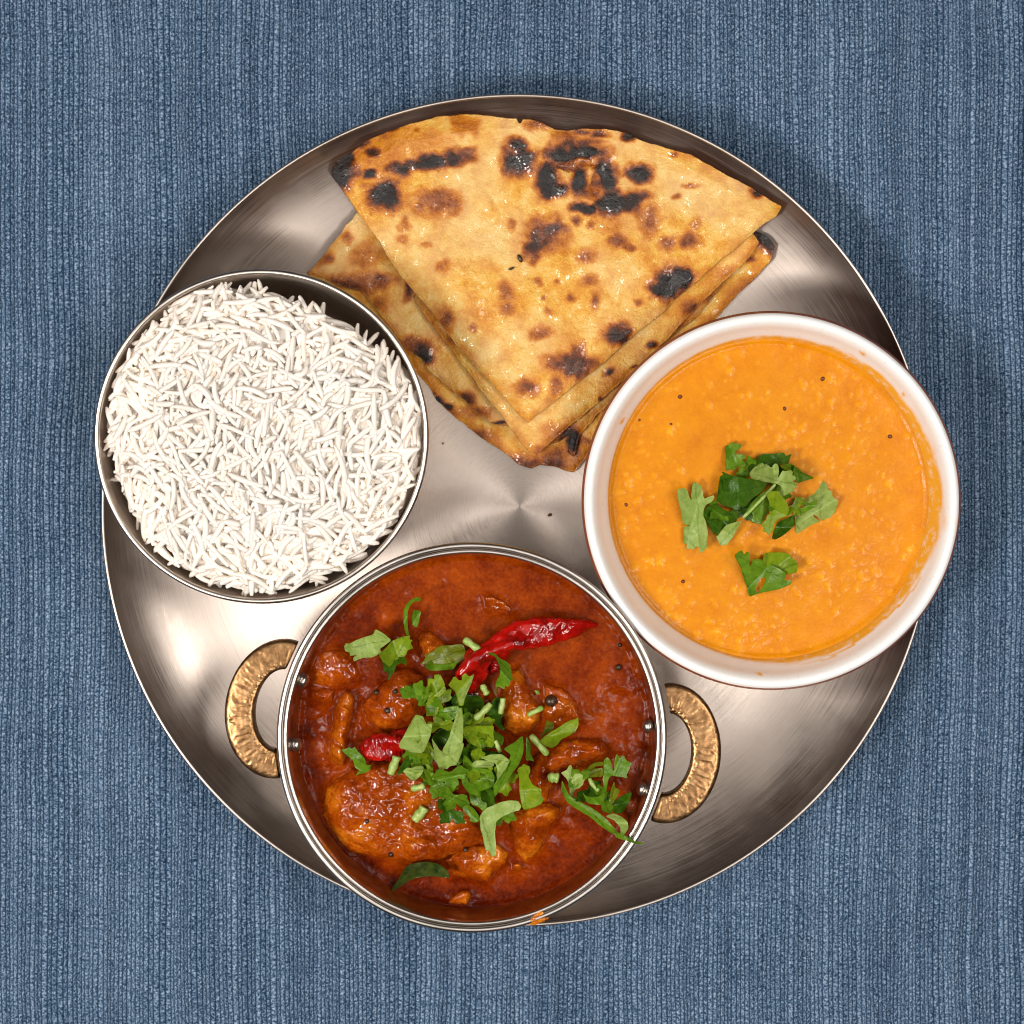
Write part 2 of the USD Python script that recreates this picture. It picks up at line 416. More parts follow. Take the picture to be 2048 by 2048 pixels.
T1 = [(115, 325), (140, 275), (200, 240), (250, 200), (330, 165), (430, 130), (540, 100), (640, 93), (740, 100), (838, 112), (849, 138), (862, 113), (900, 115), (935, 125), (985, 155), (1030, 158), (1090, 150),
      (1170, 150), (1260, 165), (1330, 200), (1420, 225), (1510, 250), (1600, 300), (1680, 345), (1760, 385), (1826, 432), (1862, 450), (1840, 490), (1790, 520), (1745, 560), (1700, 600), (1610, 670), (1530, 740), (1460, 800),
      (1400, 860), (1300, 940), (1200, 1030), (1130, 1090), (1050, 1150), (970, 1215), (880, 1285), (850, 1260), (770, 1170), (690, 1080), (600, 980), (520, 870), (440, 780), (360, 680), (290, 560), (220, 470), (180, 410), (150, 370)]
LOWB = [(200, 750, 90, 40, .55), (290, 735, 60, 38, .62), (310, 720, 30, 18, .7), (420, 760, 22, 50, .8), (250, 640, 60, 45, .36), (180, 580, 15, 25, .4), (110, 645, 22, 20, .45), (310, 820, 40, 25, .35),
        (470, 1010, 50, 36, .86), (430, 975, 40, 22, .6), (490, 1035, 30, 26, .9), (640, 1190, 40, 25, .5), (580, 960, 60, 26, .3), (700, 1240, 40, 20, .4), (1045, 1345, 40, 50, .95), (1000, 1400, 60, 22, .62),
        (1500, 900, 40, 30, .3), (1100, 1350, 30, 18, .5), (780, 1284, 34, 7, .9), (1580, 800, 35, 22, .3)]
LOWB2 = [(500, 1180, 18, 14, .9), (540, 1205, 20, 16, .95), (575, 1222, 12, 10, .9), (600, 1165, 12, 9, .8), (700, 1340, 60, 20, .35), (850, 1430, 50, 26, .45), (1800, 570, 60, 40, 1.0), (1828, 620, 20, 26, .7), (1740, 650, 22, 10, .6),
         (990, 1420, 60, 40, .5), (1055, 1360, 25, 50, 1.0), (1100, 1350, 20, 20, .5), (640, 1250, 60, 22, .35), (1500, 960, 60, 30, .25)]
TOPB2 = [(1195, 1085, 22, 16, .9), (1355, 985, 20, 12, .9), (1160, 1195, 10, 8, .8), (1000, 1330, 70, 24, .32), (930, 1390, 40, 20, .34), (1290, 1080, 14, 8, .8), (1640, 700, 40, 26, .28), (1500, 840, 40, 30, .32), (1230, 1110, 60, 30, .25), (960, 1310, 30, 22, .4), (600, 960, 30, 22, .4)]
TOPB = [(330, 410, 54, 52, 1), (318, 388, 40, 26, .9), (845, 270, 58, 52, 1), (838, 215, 34, 34, .92), (1310, 320, 50, 32, .98), (1420, 770, 50, 40, 1), (1470, 725, 46, 38, 1), (1440, 745, 60, 50, .9),
        (960, 335, 44, 62, 1), (1010, 255, 62, 34, 1), (1110, 245, 80, 26, 1), (1180, 330, 36, 74, 1), (1195, 430, 52, 52, .98), (1105, 452, 46, 18, .95), (990, 385, 46, 28, .98), (1080, 350, 28, 60, .93), (1250, 430, 62, 40, .72),
        (1300, 415, 50, 20, .62), (1110, 205, 60, 18, .52), (1060, 215, 60, 16, .56), (1090, 395, 40, 22, .5), (385, 310, 46, 28, .80), (450, 290, 52, 24, .75), (520, 275, 54, 28, .95), (590, 262, 46, 28, .72), (640, 245, 38, 26, .58),
        (268, 322, 28, 18, .95), (280, 240, 24, 18, .82), (155, 320, 52, 66, .88), (180, 270, 24, 30, .8), (520, 430, 84, 48, .50), (585, 450, 30, 28, .5), (470, 440, 22, 34, .5), (950, 560, 70, 60, .62), (985, 540, 44, 30, .82), (905, 615, 34, 44, .60),
        (915, 570, 24, 60, .66), (795, 785, 30, 34, .50), (800, 845, 24, 26, .46), (1420, 590, 32, 27, .50), (1500, 580, 36, 28, .50), (1350, 500, 34, 52, .52), (1320, 480, 26, 22, .4), (1225, 580, 32, 25, .50), (1265, 608, 22, 14, .42), (1110, 640, 40, 25, .44),
        (1120, 735, 32, 18, .40), (1235, 945, 56, 34, .78), (1240, 910, 30, 26, .55), (1040, 1055, 84, 36, .66), (1065, 1085, 44, 32, .68), (1070, 1010, 30, 34, .55), (935, 940, 42, 24, .46), (990, 1140, 24, 38, .46), (875, 1150, 44, 30, .52), (565, 890, 36, 46, .50),
        (555, 680, 26, 26, .36), (1270, 182, 26, 18, .76), (1770, 392, 30, 22, .84), (1155, 170, 30, 14, .62), (1100, 160, 40, 10, .5), (615, 135, 30, 40, .36), (660, 145, 30, 30, .3), (455, 155, 13, 13, .46), (1460, 412, 18, 12, .42), (1525, 515, 22, 24, .40),
        (1510, 372, 26, 10, .45), (1310, 825, 18, 14, .42), (1140, 818, 18, 30, .50), (405, 520, 18, 26, .34), (400, 582, 20, 18, .34), (935, 797, 12, 12, .62), (1050, 805, 16, 15, .38), (1065, 500, 18, 16, .52), (1125, 520, 15, 16, .40),
        (815, 522, 16, 25, .36), (965, 210, 14, 18, .42), (1440, 252, 18, 12, .4), (660, 920, 12, 16, .45), (915, 745, 18, 12, .4), (990, 745, 12, 10, .4), (480, 600, 16, 14, .28), (330, 150, 60, 14, .72), (230, 205, 40, 18, .7), (250, 370, 26, 14, .3),
        (960, 860, 14, 14, .34), (300, 250, 110, 60, .22), (430, 200, 150, 60, .18), (1040, 190, 80, 24, .34), (920, 130, 40, 20, .44), (1430, 700, 80, 40, .24), (1200, 520, 60, 30, .22), (700, 860, 70, 50, .14)]
HOLE = [(1035, 300, 44, 22, 1), (1100, 285, 40, 14, 1), (1142, 365, 20, 40, 1)]
lower_bread = thing("folded_flatbread", "lower folded flatbread, mostly covered, its dark golden folds showing below the top one", "flatbread", (*W(1020, 640, 0)[:2], 0), "folded flatbreads on the plate")
bread_layer("lower_fold", lower_bread, B2, on_plate(.0042), .0036, LOWB2, 11, edge=.34, h=4.0, rough=5.0, bump=.0008)
bread_layer("upper_fold", lower_bread, B1, on_plate(.0082, .0006), .0030, LOWB, 21, edge=.26, pale=.5, h=3.6, rough=5.0, bump=.0008)
upper_bread = thing("folded_flatbread", "top folded flatbread with big black scorch marks and buttery shine", "flatbread", (*W(1100, 540, 0)[:2], .009), "folded flatbreads on the plate")
bread_layer("lower_fold", upper_bread, T2, on_plate(.0122, .0011), .0030, TOPB2, 31, edge=.26, pale=.3, h=3.6, rough=4.0, bump=.0008)
bread_layer("upper_fold", upper_bread, T1, on_plate(.0163, .0012), .0026, TOPB, 41, edge=.16, pale=.38, h=2.4, rough=3.0, hole=HOLE, bump=.0007)
SEED = mat("dark_seed", {"g": ("geometry", {}), "n": ("noise_texture", {"scale": 1500.0, "detail": 2.0}), "r": ("rgb_ramp", {"ramp": [(.3, (.012, .007, .004)), (.7, (.07, .03, .012))]}),
                         "p": ("principled_bsdf", {"roughness": .3})}, [("g.position", "n.vector"), ("n.fac", "r.fac"), ("r.color", "p.base_color")], surface="p.BSDF")


def seed(name, label, cat, px, py, z, a, b, ang, group=None, m=SEED):
    s = trimesh.creation.icosphere(2, 1.0)
    v = np.array(s.vertices) * [a, b, min(a, b)]
    v *= 1 + .10 * (2 * noise(v * 1500 + px)[:, None] - 1)
    c, d = math.cos(ang), math.sin(ang)
    v = v @ np.array([[c, d, 0], [-d, c, 0], [0, 0, 1]])
    o = obj(name, (v + W(px, py, z), s.faces), m)
    tag(o[0], label, cat, group)


seed("cumin_seed", "larger dark cumin seed on the middle of the top flatbread", "seed", 1040, 517, .0182, .0017, .0009, -1.1)
seed("cumin_seed", "smaller dark cumin seed left of the larger one on the flatbread", "seed", 1023, 537, .0182, .0013, .0005, .35)

# ================================================================== RICE BOWL
RZ = .056
rc = W(522, 873, RZ)[:2]
RR = 335.5 * (D - RZ) / FPX
BZ = TH + .0006
STEEL_RICE = steel("rice_bowl_steel", rc, base=(.74, .64, .55), rough=.42, aniso=.3, bump=.04)
RIM_RICE = steel("rice_bowl_rim_steel", rc, base=(.60, .54, .49), rough=.26, aniso=0., bump=0.)
bowl = thing("steel_bowl", "plain round steel bowl heaped with white rice", "bowl", (*rc, BZ))
tilt = None
prof = [(.0002, BZ + .0012), (RR * .70, BZ + .0012), (RR * .80, BZ + .003), (RR * .88, BZ + .010), (RR * .93, BZ + .022), (RR * .962, RZ - .014), (RR * .972, RZ - .004), (RR - .0018, RZ - .0008)]
pi = curve(prof, 60)
po = pi[::-1] + np.array([.0007, -.0006])
po[:, 1] = np.maximum(po[:, 1], BZ)
obj("body", revolve(np.vstack([pi, po]), 240, rc), STEEL_RICE, bowl)
obj("rim", torus(RR - .0011, .0011, RZ - .0011, rc, 240, 14), RIM_RICE, bowl)

RICE = mat("cooked_rice", {
    "i": ("geometry", {}), "n": ("noise_texture", {"scale": 120.0, "detail": 2.0}),
    "r": ("rgb_ramp", {"ramp": [(.3, (.80, .735, .665)), (.7, (.85, .795, .74))]}),
    "p": ("principled_bsdf", {"roughness": .42, "specular_ior_level": .35, "subsurface_method": "burley", "subsurface_weight": .65, "subsurface_scale": .0020, "subsurface_radius": (1, .80, .58)}),
    "t": ("translucent_bsdf", {"color": (.97, .91, .82)}), "m": ("mix_closure", {"fac": .04}),
}, [("i.position", "n.vector"), ("n.fac", "r.fac"), ("r.color", "p.base_color"), ("p.BSDF", "m.closure1"), ("t.BSDF", "m.closure2")], surface="m.closure")


def rice_edge(th):
    """Radius where the heap ends, as a share of the bowl radius, by direction."""
    k = .945 + .012 * np.sin(3 * th + 1) + .012 * np.sin(7 * th)
    for c, w, d in ((64, 24, .13), (38, 14, .05), (93, 16, .03), (205, 30, .04), (-95, 25, .02), (-50, 22, .02), (0, 30, -.03)):
        x = (np.degrees(th) - c + 180) % 360 - 180
        k = k - d * np.exp(-(x / w) ** 2)
    return k * RR


def rice_base(x, y):
    r, th = np.hypot(x, y), np.arctan2(y, x)
    e = rice_edge(th)
    s = np.clip(r / e, 0, 1.25)
    return RZ - .0095 + .0095 * np.sqrt(np.clip(1 - s ** 2.4, 0, 1)) + .0012 * (2 * fbm(np.stack([x * 70, y * 70, 0 * x], -1), 2, 5) - 1)


rice = thing("cooked_rice", "heap of long grain white rice filling the steel bowl", "rice", (*rc, BZ + .002))
gh = .0006
ng = int(2 * RR / gh) + 1
gx = (np.arange(ng) - ng // 2) * gh
GX, GY = np.meshgrid(gx, gx, indexing="ij")
HM = rice_base(GX, GY)
outside = np.hypot(GX, GY) > rice_edge(np.arctan2(GY, GX))
HM[outside] = HM[outside] - .004 - .35 * (np.hypot(GX, GY) - rice_edge(np.arctan2(GY, GX)))[outside]


def grain(c, ang, tilt_, L, r, bend, z, sides=7, n=9):
    t = np.linspace(-1, 1, n)
    prof_ = np.sqrt(np.clip(1 - np.abs(t) ** 4, .0, 1)) * .74 + .26
    prof_ *= 1 + .10 * np.sin(t * 2.2 + ang * 5)
    prof_[0] = prof_[-1] = rng.uniform(.34, .58)
    loc = np.stack([t * L / 2, bend * (t ** 2 - .4), t * L / 2 * math.sin(tilt_)], 1)
    ca, sa = math.cos(ang), math.sin(ang)
    path = np.stack([loc[:, 0] * ca - loc[:, 1] * sa + c[0], loc[:, 0] * sa + loc[:, 1] * ca + c[1], loc[:, 2] + z], 1)
    return tube(path, r * prof_, sides), path


grains = []
NG = 1900
for k in range(NG):
    th = rng.uniform(0, 2 * np.pi)
    best = None
    for _ in range(4):                                        # roll to the lowest of four spots
        th = rng.uniform(0, 2 * np.pi)
        rad = rice_edge(th) * math.sqrt(rng.uniform(0, 1)) * .985
        c = np.array([rad * math.cos(th), rad * math.sin(th)])
        ij = np.clip(((c / gh) + ng // 2).astype(int), 0, ng - 1)
        hh = HM[ij[0], ij[1]] - rice_base(c[0], c[1])
        if best is None or hh < best[0]:
            best = (hh, c, th, rad)
    _, c, th, rad = best
    ang = 5.0 * noise(np.array([[c[0] * 60, c[1] * 60, 3.0]]), 21)[0] + rng.normal(0, .75)
    if rad > .86 * rice_edge(th) and rng.uniform() < .6:
        ang = th + np.pi / 2 + rng.normal(0, .5)
    L, r = rng.choice([rng.uniform(.005, .009), rng.uniform(.0100, .0150)], p=[.28, .72]), rng.uniform(.00086, .00120)
    t = np.linspace(-.45, .45, 9)
    line = c + L * t[:, None] * np.array([math.cos(ang), math.sin(ang)])
    if (np.hypot(line[:, 0], line[:, 1]) > RR * .955).any():
        continue
    ij = np.clip(((line / gh) + ng // 2).astype(int), 0, ng - 1)
    hs = HM[ij[:, 0], ij[:, 1]]
    z0, z1 = hs[:4].max(), hs[5:].max()                       # rests on the highest spot under either half
    slope = math.atan2(z1 - z0, L * .5)
    slope = max(-.6, min(.6, slope * .7 + rng.normal(0, .10)))
    z = (hs - t * L * math.tan(slope)).max() * .30 + (hs - t * L * math.tan(slope)).mean() * .70 + r * .45
    if z > rice_base(c[0], c[1]) + .0078:
        continue
    g, path = grain(c, ang, slope, L, r, rng.normal(0, .0010), z)
    for s in np.linspace(0, 1, 16):
        q_ = path[0] * (1 - s) + path[-1] * s
        a, b = int(q_[0] / gh) + ng // 2, int(q_[1] / gh) + ng // 2
        w = 1
        sl = HM[max(a - w, 0):a + w + 1, max(b - w, 0):b + w + 1]
        np.maximum(sl, q_[2] + r * .45, out=sl)
    grains.append((path[:, 2].mean() - .35 * rice_base(c[0], c[1]), g, k))
order = np.argsort([-a[0] - .0004 * rng.uniform() - .0035 * (a[2] / NG) for a in grains])
off = np.array([rc[0], rc[1], 0])
for k in order[:300]:
    v, f = grains[k][1]
    obj("rice_grain", (v + off, f), RICE, rice)
vs, fs, n = [], [], 0
for k in order[300:]:
    v, f = grains[k][1]
    vs.append(v + off); fs.append(f + n); n += len(v)
tt = np.linspace(0, 2 * np.pi, 90, endpoint=False)
rad = np.linspace(.002, 1, 26)
bx, by = (rice_edge(tt)[None] * rad[:, None] * np.cos(tt)), (rice_edge(tt)[None] * rad[:, None] * np.sin(tt))
bz = rice_base(bx, by) + .0024 - .010 * np.clip((rad - .93) / .07, 0, 1)[:, None]
i, j = np.meshgrid(np.arange(25), np.arange(90), indexing="ij")
q = np.stack([i * 90 + j, (i + 1) * 90 + j, (i + 1) * 90 + (j + 1) % 90, i * 90 + (j + 1) % 90], -1).reshape(-1, 4)
vs.append(np.stack([bx, by, bz], -1).reshape(-1, 3) + off); fs.append(np.vstack([q[:, [0, 1, 2]], q[:, [0, 2, 3]]]) + n)
rest = obj("remaining_grains", (np.vstack(vs), np.vstack(fs)), RICE, rice)
tag(rest[0], kind="stuff")

# ================================================================== CERAMIC BOWL AND LENTIL SOUP
DZ, DS = .052, .0375                                          # rim height, soup height
dc = W(1543.7, 1002, DZ)[:2]
DR = 377 * (D - DZ) / FPX
DI = 318.5 * (D - DS) / FPX
GLAZE = mat("white_glaze", {
    "a": ("attribute", {"attribute": "stain"}), "g": ("geometry", {}), "n": ("noise_texture", {"scale": 300.0, "detail": 4.0, "roughness": .7}),
    "n1": ("map_range", {"from_min": .18, "from_max": .50, "to_min": .25, "to_max": 1.0, "clamp": True}), "st": ("math", {"math_type": "multiply"}),
    "sp": ("noise_texture", {"scale": 900.0, "detail": 2.0}), "spr": ("rgb_ramp", {"ramp": [(.0, (.60, .52, .46)), (.30, (.78, .745, .71)), (.36, (.83, .815, .80)), (1, (.85, .835, .82))]}),
    "mx": ("mix_color", {"blend_type": "mix", "b": (.80, .38, .03)}),
    "p": ("principled_bsdf", {"roughness": .16, "specular_ior_level": .5, "coat_weight": .3}),
}, [("a.fac", "st.value1"), ("g.position", "n.vector"), ("n.fac", "n1.value"), ("n1.result", "st.value2"), ("st.value", "mx.fac"), ("g.position", "sp.vector"), ("sp.fac", "spr.fac"), ("spr.color", "mx.a"), ("mx.result", "p.base_color")], surface="p.BSDF")
TERRA = mat("terracotta", {"g": ("geometry", {}), "n": ("noise_texture", {"scale": 260.0, "detail": 4.0}), "r": ("rgb_ramp", {"ramp": [(.3, (.24, .055, .022)), (.7, (.34, .095, .04))]}),
                           "p": ("principled_bsdf", {"roughness": .45})}, [("g.position", "n.vector"), ("n.fac", "r.fac"), ("r.color", "p.base_color")], surface="p.BSDF")
cb = thing("ceramic_bowl", "white glazed ceramic bowl with terracotta outside, full of lentil soup", "bowl", (*dc, BZ))
pi = curve([(.0003, BZ + .006), (DI * .80, BZ + .006), (DI * .93, BZ + .014), (DI, DS), (DI + .0034, DS + .008), (DR - .0042, DZ - .0016), (DR - .0024, DZ), (DR - .0010, DZ - .0004), (DR - .0002, DZ - .0016)], 90)
v, f = revolve(pi, 300, dc)
th, rr_ = np.arctan2(v[:, 1] - dc[1], v[:, 0] - dc[0]), np.hypot(v[:, 0] - dc[0], v[:, 1] - dc[1])
deg = np.degrees(th)
hgt = v[:, 2] - DS
nz = fbm(np.stack([np.cos(th) * 9, np.sin(th) * 9, hgt * 260], -1), 3, 4)
bell = lambda c, w: np.exp(-(((deg - c + 180) % 360 - 180) / w) ** 2)
reach = .0018 + .0066 * bell(15, 35) * (.3 + 1.2 * nz) + .0055 * bell(-8, 14) + .0040 * bell(-55, 40) * (.2 + 1.2 * nz) + .0014 * bell(95, 35) + .0022 * bell(60, 26) * nz * 2
stain = sstep(1.25, .45, hgt / reach) * (.35 + .75 * nz)
stain = np.maximum(stain, .95 * sstep(1.2, .5, np.hypot(((deg + 2 + 180) % 360 - 180) / 3.2, (hgt - .0055) / .0030)))
for d_, h_, w_ in ((58, .0105, 1.0), (152, .0062, 1.5), (-94, .011, .8), (38, .0080, .7)):
    stain = np.maximum(stain, .75 * sstep(1.3, .4, np.hypot(((deg - d_ + 180) % 360 - 180) / w_, (hgt - h_) / .0013)))
line = np.abs(hgt - (.0052 + .0012 * np.sin(th * 9) + .0012 * nz)) < .0006
stain = np.maximum(stain, .6 * line * bell(-50, 26))
obj("glazed_inside", (v, f), GLAZE, cb, pv={"stain": np.where(hgt < 0, 1, np.clip(stain * 2.0, 0, 1))})
po = curve([(DR - .0002, DZ - .0016), (DR + .0007, DZ - .0026), (DR + .0007, DZ - .0050), (DR - .0004, DZ - .0075), (DR - .003, .028), (DR - .009, .010), (DR - .015, BZ), (.0003, BZ)], 60)
obj("terracotta_outside", revolve(po, 300, dc), TERRA, cb)

SOUP = mat("lentil_soup", {
    "g": ("geometry", {}), "n1": ("noise_texture", {"scale": 55.0, "detail": 4.0, "roughness": .55}), "v": ("voronoi_texture", {"scale": 330.0, "feature": "smooth_f1", "smoothness": .4, "randomness": 1.0}),
    "n3": ("noise_texture", {"scale": 900.0, "detail": 3.0}), "n2": ("noise_texture", {"scale": 170.0, "detail": 4.0, "roughness": .6}), "a": ("attribute", {"attribute": "lump"}),
    "r": ("rgb_ramp", {"ramp": [(.0, (.48, .130, .002)), (.35, (.60, .200, .002)), (.62, (.665, .250, .003)), (1, (.76, .38, .022))]}),
    "m1": ("map_range", {"from_min": .30, "from_max": .70, "to_min": .30, "to_max": .50}), "m2": ("map_range", {"from_min": .35, "from_max": .70, "to_min": -.10, "to_max": .12}),
    "m3": ("map_range", {"from_min": .3, "from_max": .7, "to_min": -.07, "to_max": .07}), "al": ("math", {"math_type": "multiply", "value2": .42}),
    "a1": ("math", {"math_type": "add"}), "a2": ("math", {"math_type": "add"}), "a3": ("math", {"math_type": "add", "use_clamp": True}),
    "b": ("bump", {"strength": .16, "distance": .0007}), "hb": ("math", {"math_type": "add"}),
    "p": ("principled_bsdf", {"roughness": .22, "specular_ior_level": .16, "subsurface_weight": .1, "subsurface_scale": .0015, "subsurface_radius": (1, .6, .2)}),
}, [("g.position", "n1.vector"), ("g.position", "n2.vector"), ("g.position", "n3.vector"), ("n1.fac", "m1.value"), ("n2.fac", "m2.value"), ("n3.fac", "m3.value"), ("a.fac", "al.value1"),
    ("m1.result", "a1.value1"), ("m2.result", "a1.value2"), ("a1.value", "a2.value1"), ("m3.result", "a2.value2"), ("a2.value", "a3.value1"), ("al.value", "a3.value2"), ("a3.value", "r.fac"), ("r.color", "p.base_color"),
    ("n2.fac", "hb.value1"), ("n3.fac", "hb.value2"), ("hb.value", "b.height"), ("b.normal", "p.normal")], surface="p.BSDF")


def disk(R, h, c):
    n = int(R / h)
    pts = [np.zeros((1, 2))]
    for k in range(1, n + 1):
        r = R * k / n
        m = max(6, int(2 * np.pi * r / h))
        a = np.arange(m) * 2 * np.pi / m + k * .37
        pts.append(np.stack([r * np.cos(a), r * np.sin(a)], 1))
    p = np.vstack(pts)
    t = Delaunay(p).simplices
    cr = np.cross(p[t[:, 1]] - p[t[:, 0]], p[t[:, 2]] - p[t[:, 0]])
    t[cr < 0] = t[cr < 0][:, ::-1]
    return p, t, np.hypot(p[:, 0], p[:, 1])


p, t, r = disk(DI + .0006, .00062, dc)
lump = np.zeros(len(p))
zl = np.zeros(len(p))
tree = cKDTree(p)
for k in range(1100):                                          # split lentils just under the surface
    a, s = rng.uniform(0, 2 * np.pi), math.sqrt(rng.uniform()) * (DI - .002)
    c = np.array([s * math.cos(a), s * math.sin(a)])
    if fbm(np.array([[c[0] * 40, c[1] * 40, 2.0]]), 2, 8)[0] < rng.uniform(.15, .62):
        continue
    sz = rng.choice([rng.uniform(.0004, .0009), rng.uniform(.0008, .0017)], p=[.7, .3])
    ang = rng.uniform(0, np.pi)
    ix = np.array(tree.query_ball_point(c, sz * 2.2))
    if not len(ix):
        continue
    d = p[ix] - c
    e = np.hypot((d[:, 0] * math.cos(ang) + d[:, 1] * math.sin(ang)) / (sz * 1.35), (-d[:, 0] * math.sin(ang) + d[:, 1] * math.cos(ang)) / sz)
    g_ = sstep(1.25, .35, e)
    st = rng.uniform(.15, .8)
    lump[ix] = np.maximum(lump[ix], st * g_)
    zl[ix] = np.maximum(zl[ix], g_ * sz * .30 * st)
z = DS + zl + .00035 * (2 * fbm(np.c_[p * 60, np.zeros(len(p))], 3, 12) - 1) + .0007 * sstep(DI - .0022, DI, r)
soup = obj("lentil_soup", (np.c_[p[:, 0] + dc[0], p[:, 1] + dc[1], z], t), SOUP, pv={"lump": lump})
tag(soup[0], "thick orange lentil soup filling the white ceramic bowl", "soup")
SPICE = mat("spice_bit", {"p": ("principled_bsdf", {"base_color": (.13, .030, .009), "roughness": .35})}, surface="p.BSDF")
for k, (x, y, s, lab) in enumerate([(1360, 793.5, .0011, "round dark spice seed near the upper left of the orange soup"), (1645, 757.5, .0012, "dark spice seed near the top right of the orange soup"), (1252, 1009.5, .0010, "reddish spice seed at the left edge of the orange soup"),
                                (1342, 848, .0007, "tiny spice seed in the upper left part of the orange soup"), (1366, 1163, .0010, "dark spice seed at the lower left of the orange soup"), (1569, 817, .0010, "dark spice bit above the herb pile in the orange soup"),
                                (1780, 873, .0011, "brown spice bit near the right edge of the orange soup"), (1279, 840, .0007, "tiny spice seed close to the left wall of the soup")]):
    seed("spice_seed", lab, "seed", x, y, DS - .0001, s * .8, s * .7, k, "seeds in the lentil soup", SPICE)

# ================================================================== CURRY PAN
KZ, KG = .054, .0385
kc = W(943.5, 1476, KZ)[:2]
KR = 391 * (D - KZ) / FPX
KI = 352.5 * (D - KG) / FPX
FILM = mat("pan_steel_with_curry_film", {
    "a": ("attribute", {"attribute": "film"}), "g": ("geometry", {}), "n": ("noise_texture", {"scale": 160.0, "detail": 5.0, "roughness": .7}),
    "n1": ("map_range", {"from_min": .25, "from_max": .7, "to_min": -.3, "to_max": .3}), "fa": ("math", {"math_type": "add"}), "fc": ("map_range", {"from_min": .35, "from_max": .75, "to_min": 0., "to_max": 1., "clamp": True}),
    "s": ("principled_bsdf", {"metallic": 1.0, "base_color": (.66, .61, .57), "roughness": .24}),
    "cr": ("rgb_ramp", {"ramp": [(.3, (.13, .020, .004)), (.7, (.26, .060, .010))]}),
    "c": ("principled_bsdf", {"base_color": (.16, .03, .006), "roughness": .22, "specular_ior_level": .6}),
    "mx": ("mix_closure", {}),
}, [("a.fac", "fa.value1"), ("g.position", "n.vector"), ("n.fac", "n1.value"), ("n1.result", "fa.value2"), ("fa.value", "fc.value"), ("n.fac", "cr.fac"), ("cr.color", "c.base_color"),
    ("fc.result", "mx.fac"), ("s.BSDF", "mx.closure1"), ("c.BSDF", "mx.closure2")], surface="mx.closure")
RIM_PAN = steel("pan_rim_steel", kc, base=(.52, .475, .44), rough=.27, aniso=.0, bump=.0)
pan = thing("serving_pan", "round steel serving pan with two brass handles, full of red curry", "serving pan", (*kc, BZ))
pi = curve([(.0003, BZ + .002), (KI * .78, BZ + .002), (KI * .90, BZ + .009), (KI, KG), (KI + .0014, KZ - .0065), (KR - .0030, KZ - .0024), (KR - .0019, KZ - .0012)], 80)
po = curve([(KR - .0016, KZ - .0014), (KR - .0030, KZ - .006), (KI + .0012, KG - .004), (KI * .91, BZ + .008), (KI * .79, BZ), (.0003, BZ)], 60)
v, f = revolve(np.vstack([pi, po]), 300, kc)
deg = np.degrees(np.arctan2(v[:, 1] - kc[1], v[:, 0] - kc[0]))
top = KG + .0060 + .0055 * bell(-75, 60) + .003 * bell(-140, 30)
film = sstep(.0022, -.0022, v[:, 2] - top)
film[np.tile(np.r_[np.zeros(len(pi)), np.ones(len(po))] > 0, 300)] = 0
obj("body", (v, f), FILM, pan, pv={"film": film})
obj("rim", torus(KR - .00115, .00115, KZ - .00115, kc, 300, 14), RIM_PAN, pan)
obj("rim_bead", torus(KR - .0033, .0009, KZ - .0014, kc, 300, 12), RIM_PAN, pan)
BRASS = mat("worn_brass", {
    "g": ("geometry", {}), "n": ("noise_texture", {"scale": 260.0, "detail": 4.0, "roughness": .65}), "r": ("rgb_ramp", {"ramp": [(.30, (.19, .092, .038)), (.55, (.30, .165, .072)), (.75, (.40, .24, .115))]}),
    "a": ("attribute", {"attribute": "dent"}), "mx": ("mix_color", {"blend_type": "mix", "b": (.085, .045, .018)}), "af": ("math", {"math_type": "multiply", "value2": .5}),
    "rr": ("map_range", {"from_min": .3, "from_max": .7, "to_min": .24, "to_max": .40}), "vo": ("voronoi_texture", {"scale": 520.0, "feature": "smooth_f1", "smoothness": .5}), "b": ("bump", {"strength": .13, "distance": .0007}),
    "p": ("principled_bsdf", {"metallic": .95, "roughness": .26}),
}, [("g.position", "n.vector"), ("n.fac", "r.fac"), ("r.color", "mx.a"), ("a.fac", "af.value1"), ("af.value", "mx.fac"), ("mx.result", "p.base_color"), ("n.fac", "rr.value"), ("rr.result", "p.roughness"), ("g.position", "vo.vector"), ("vo.distance", "b.height"), ("b.normal", "p.normal")], surface="p.BSDF")


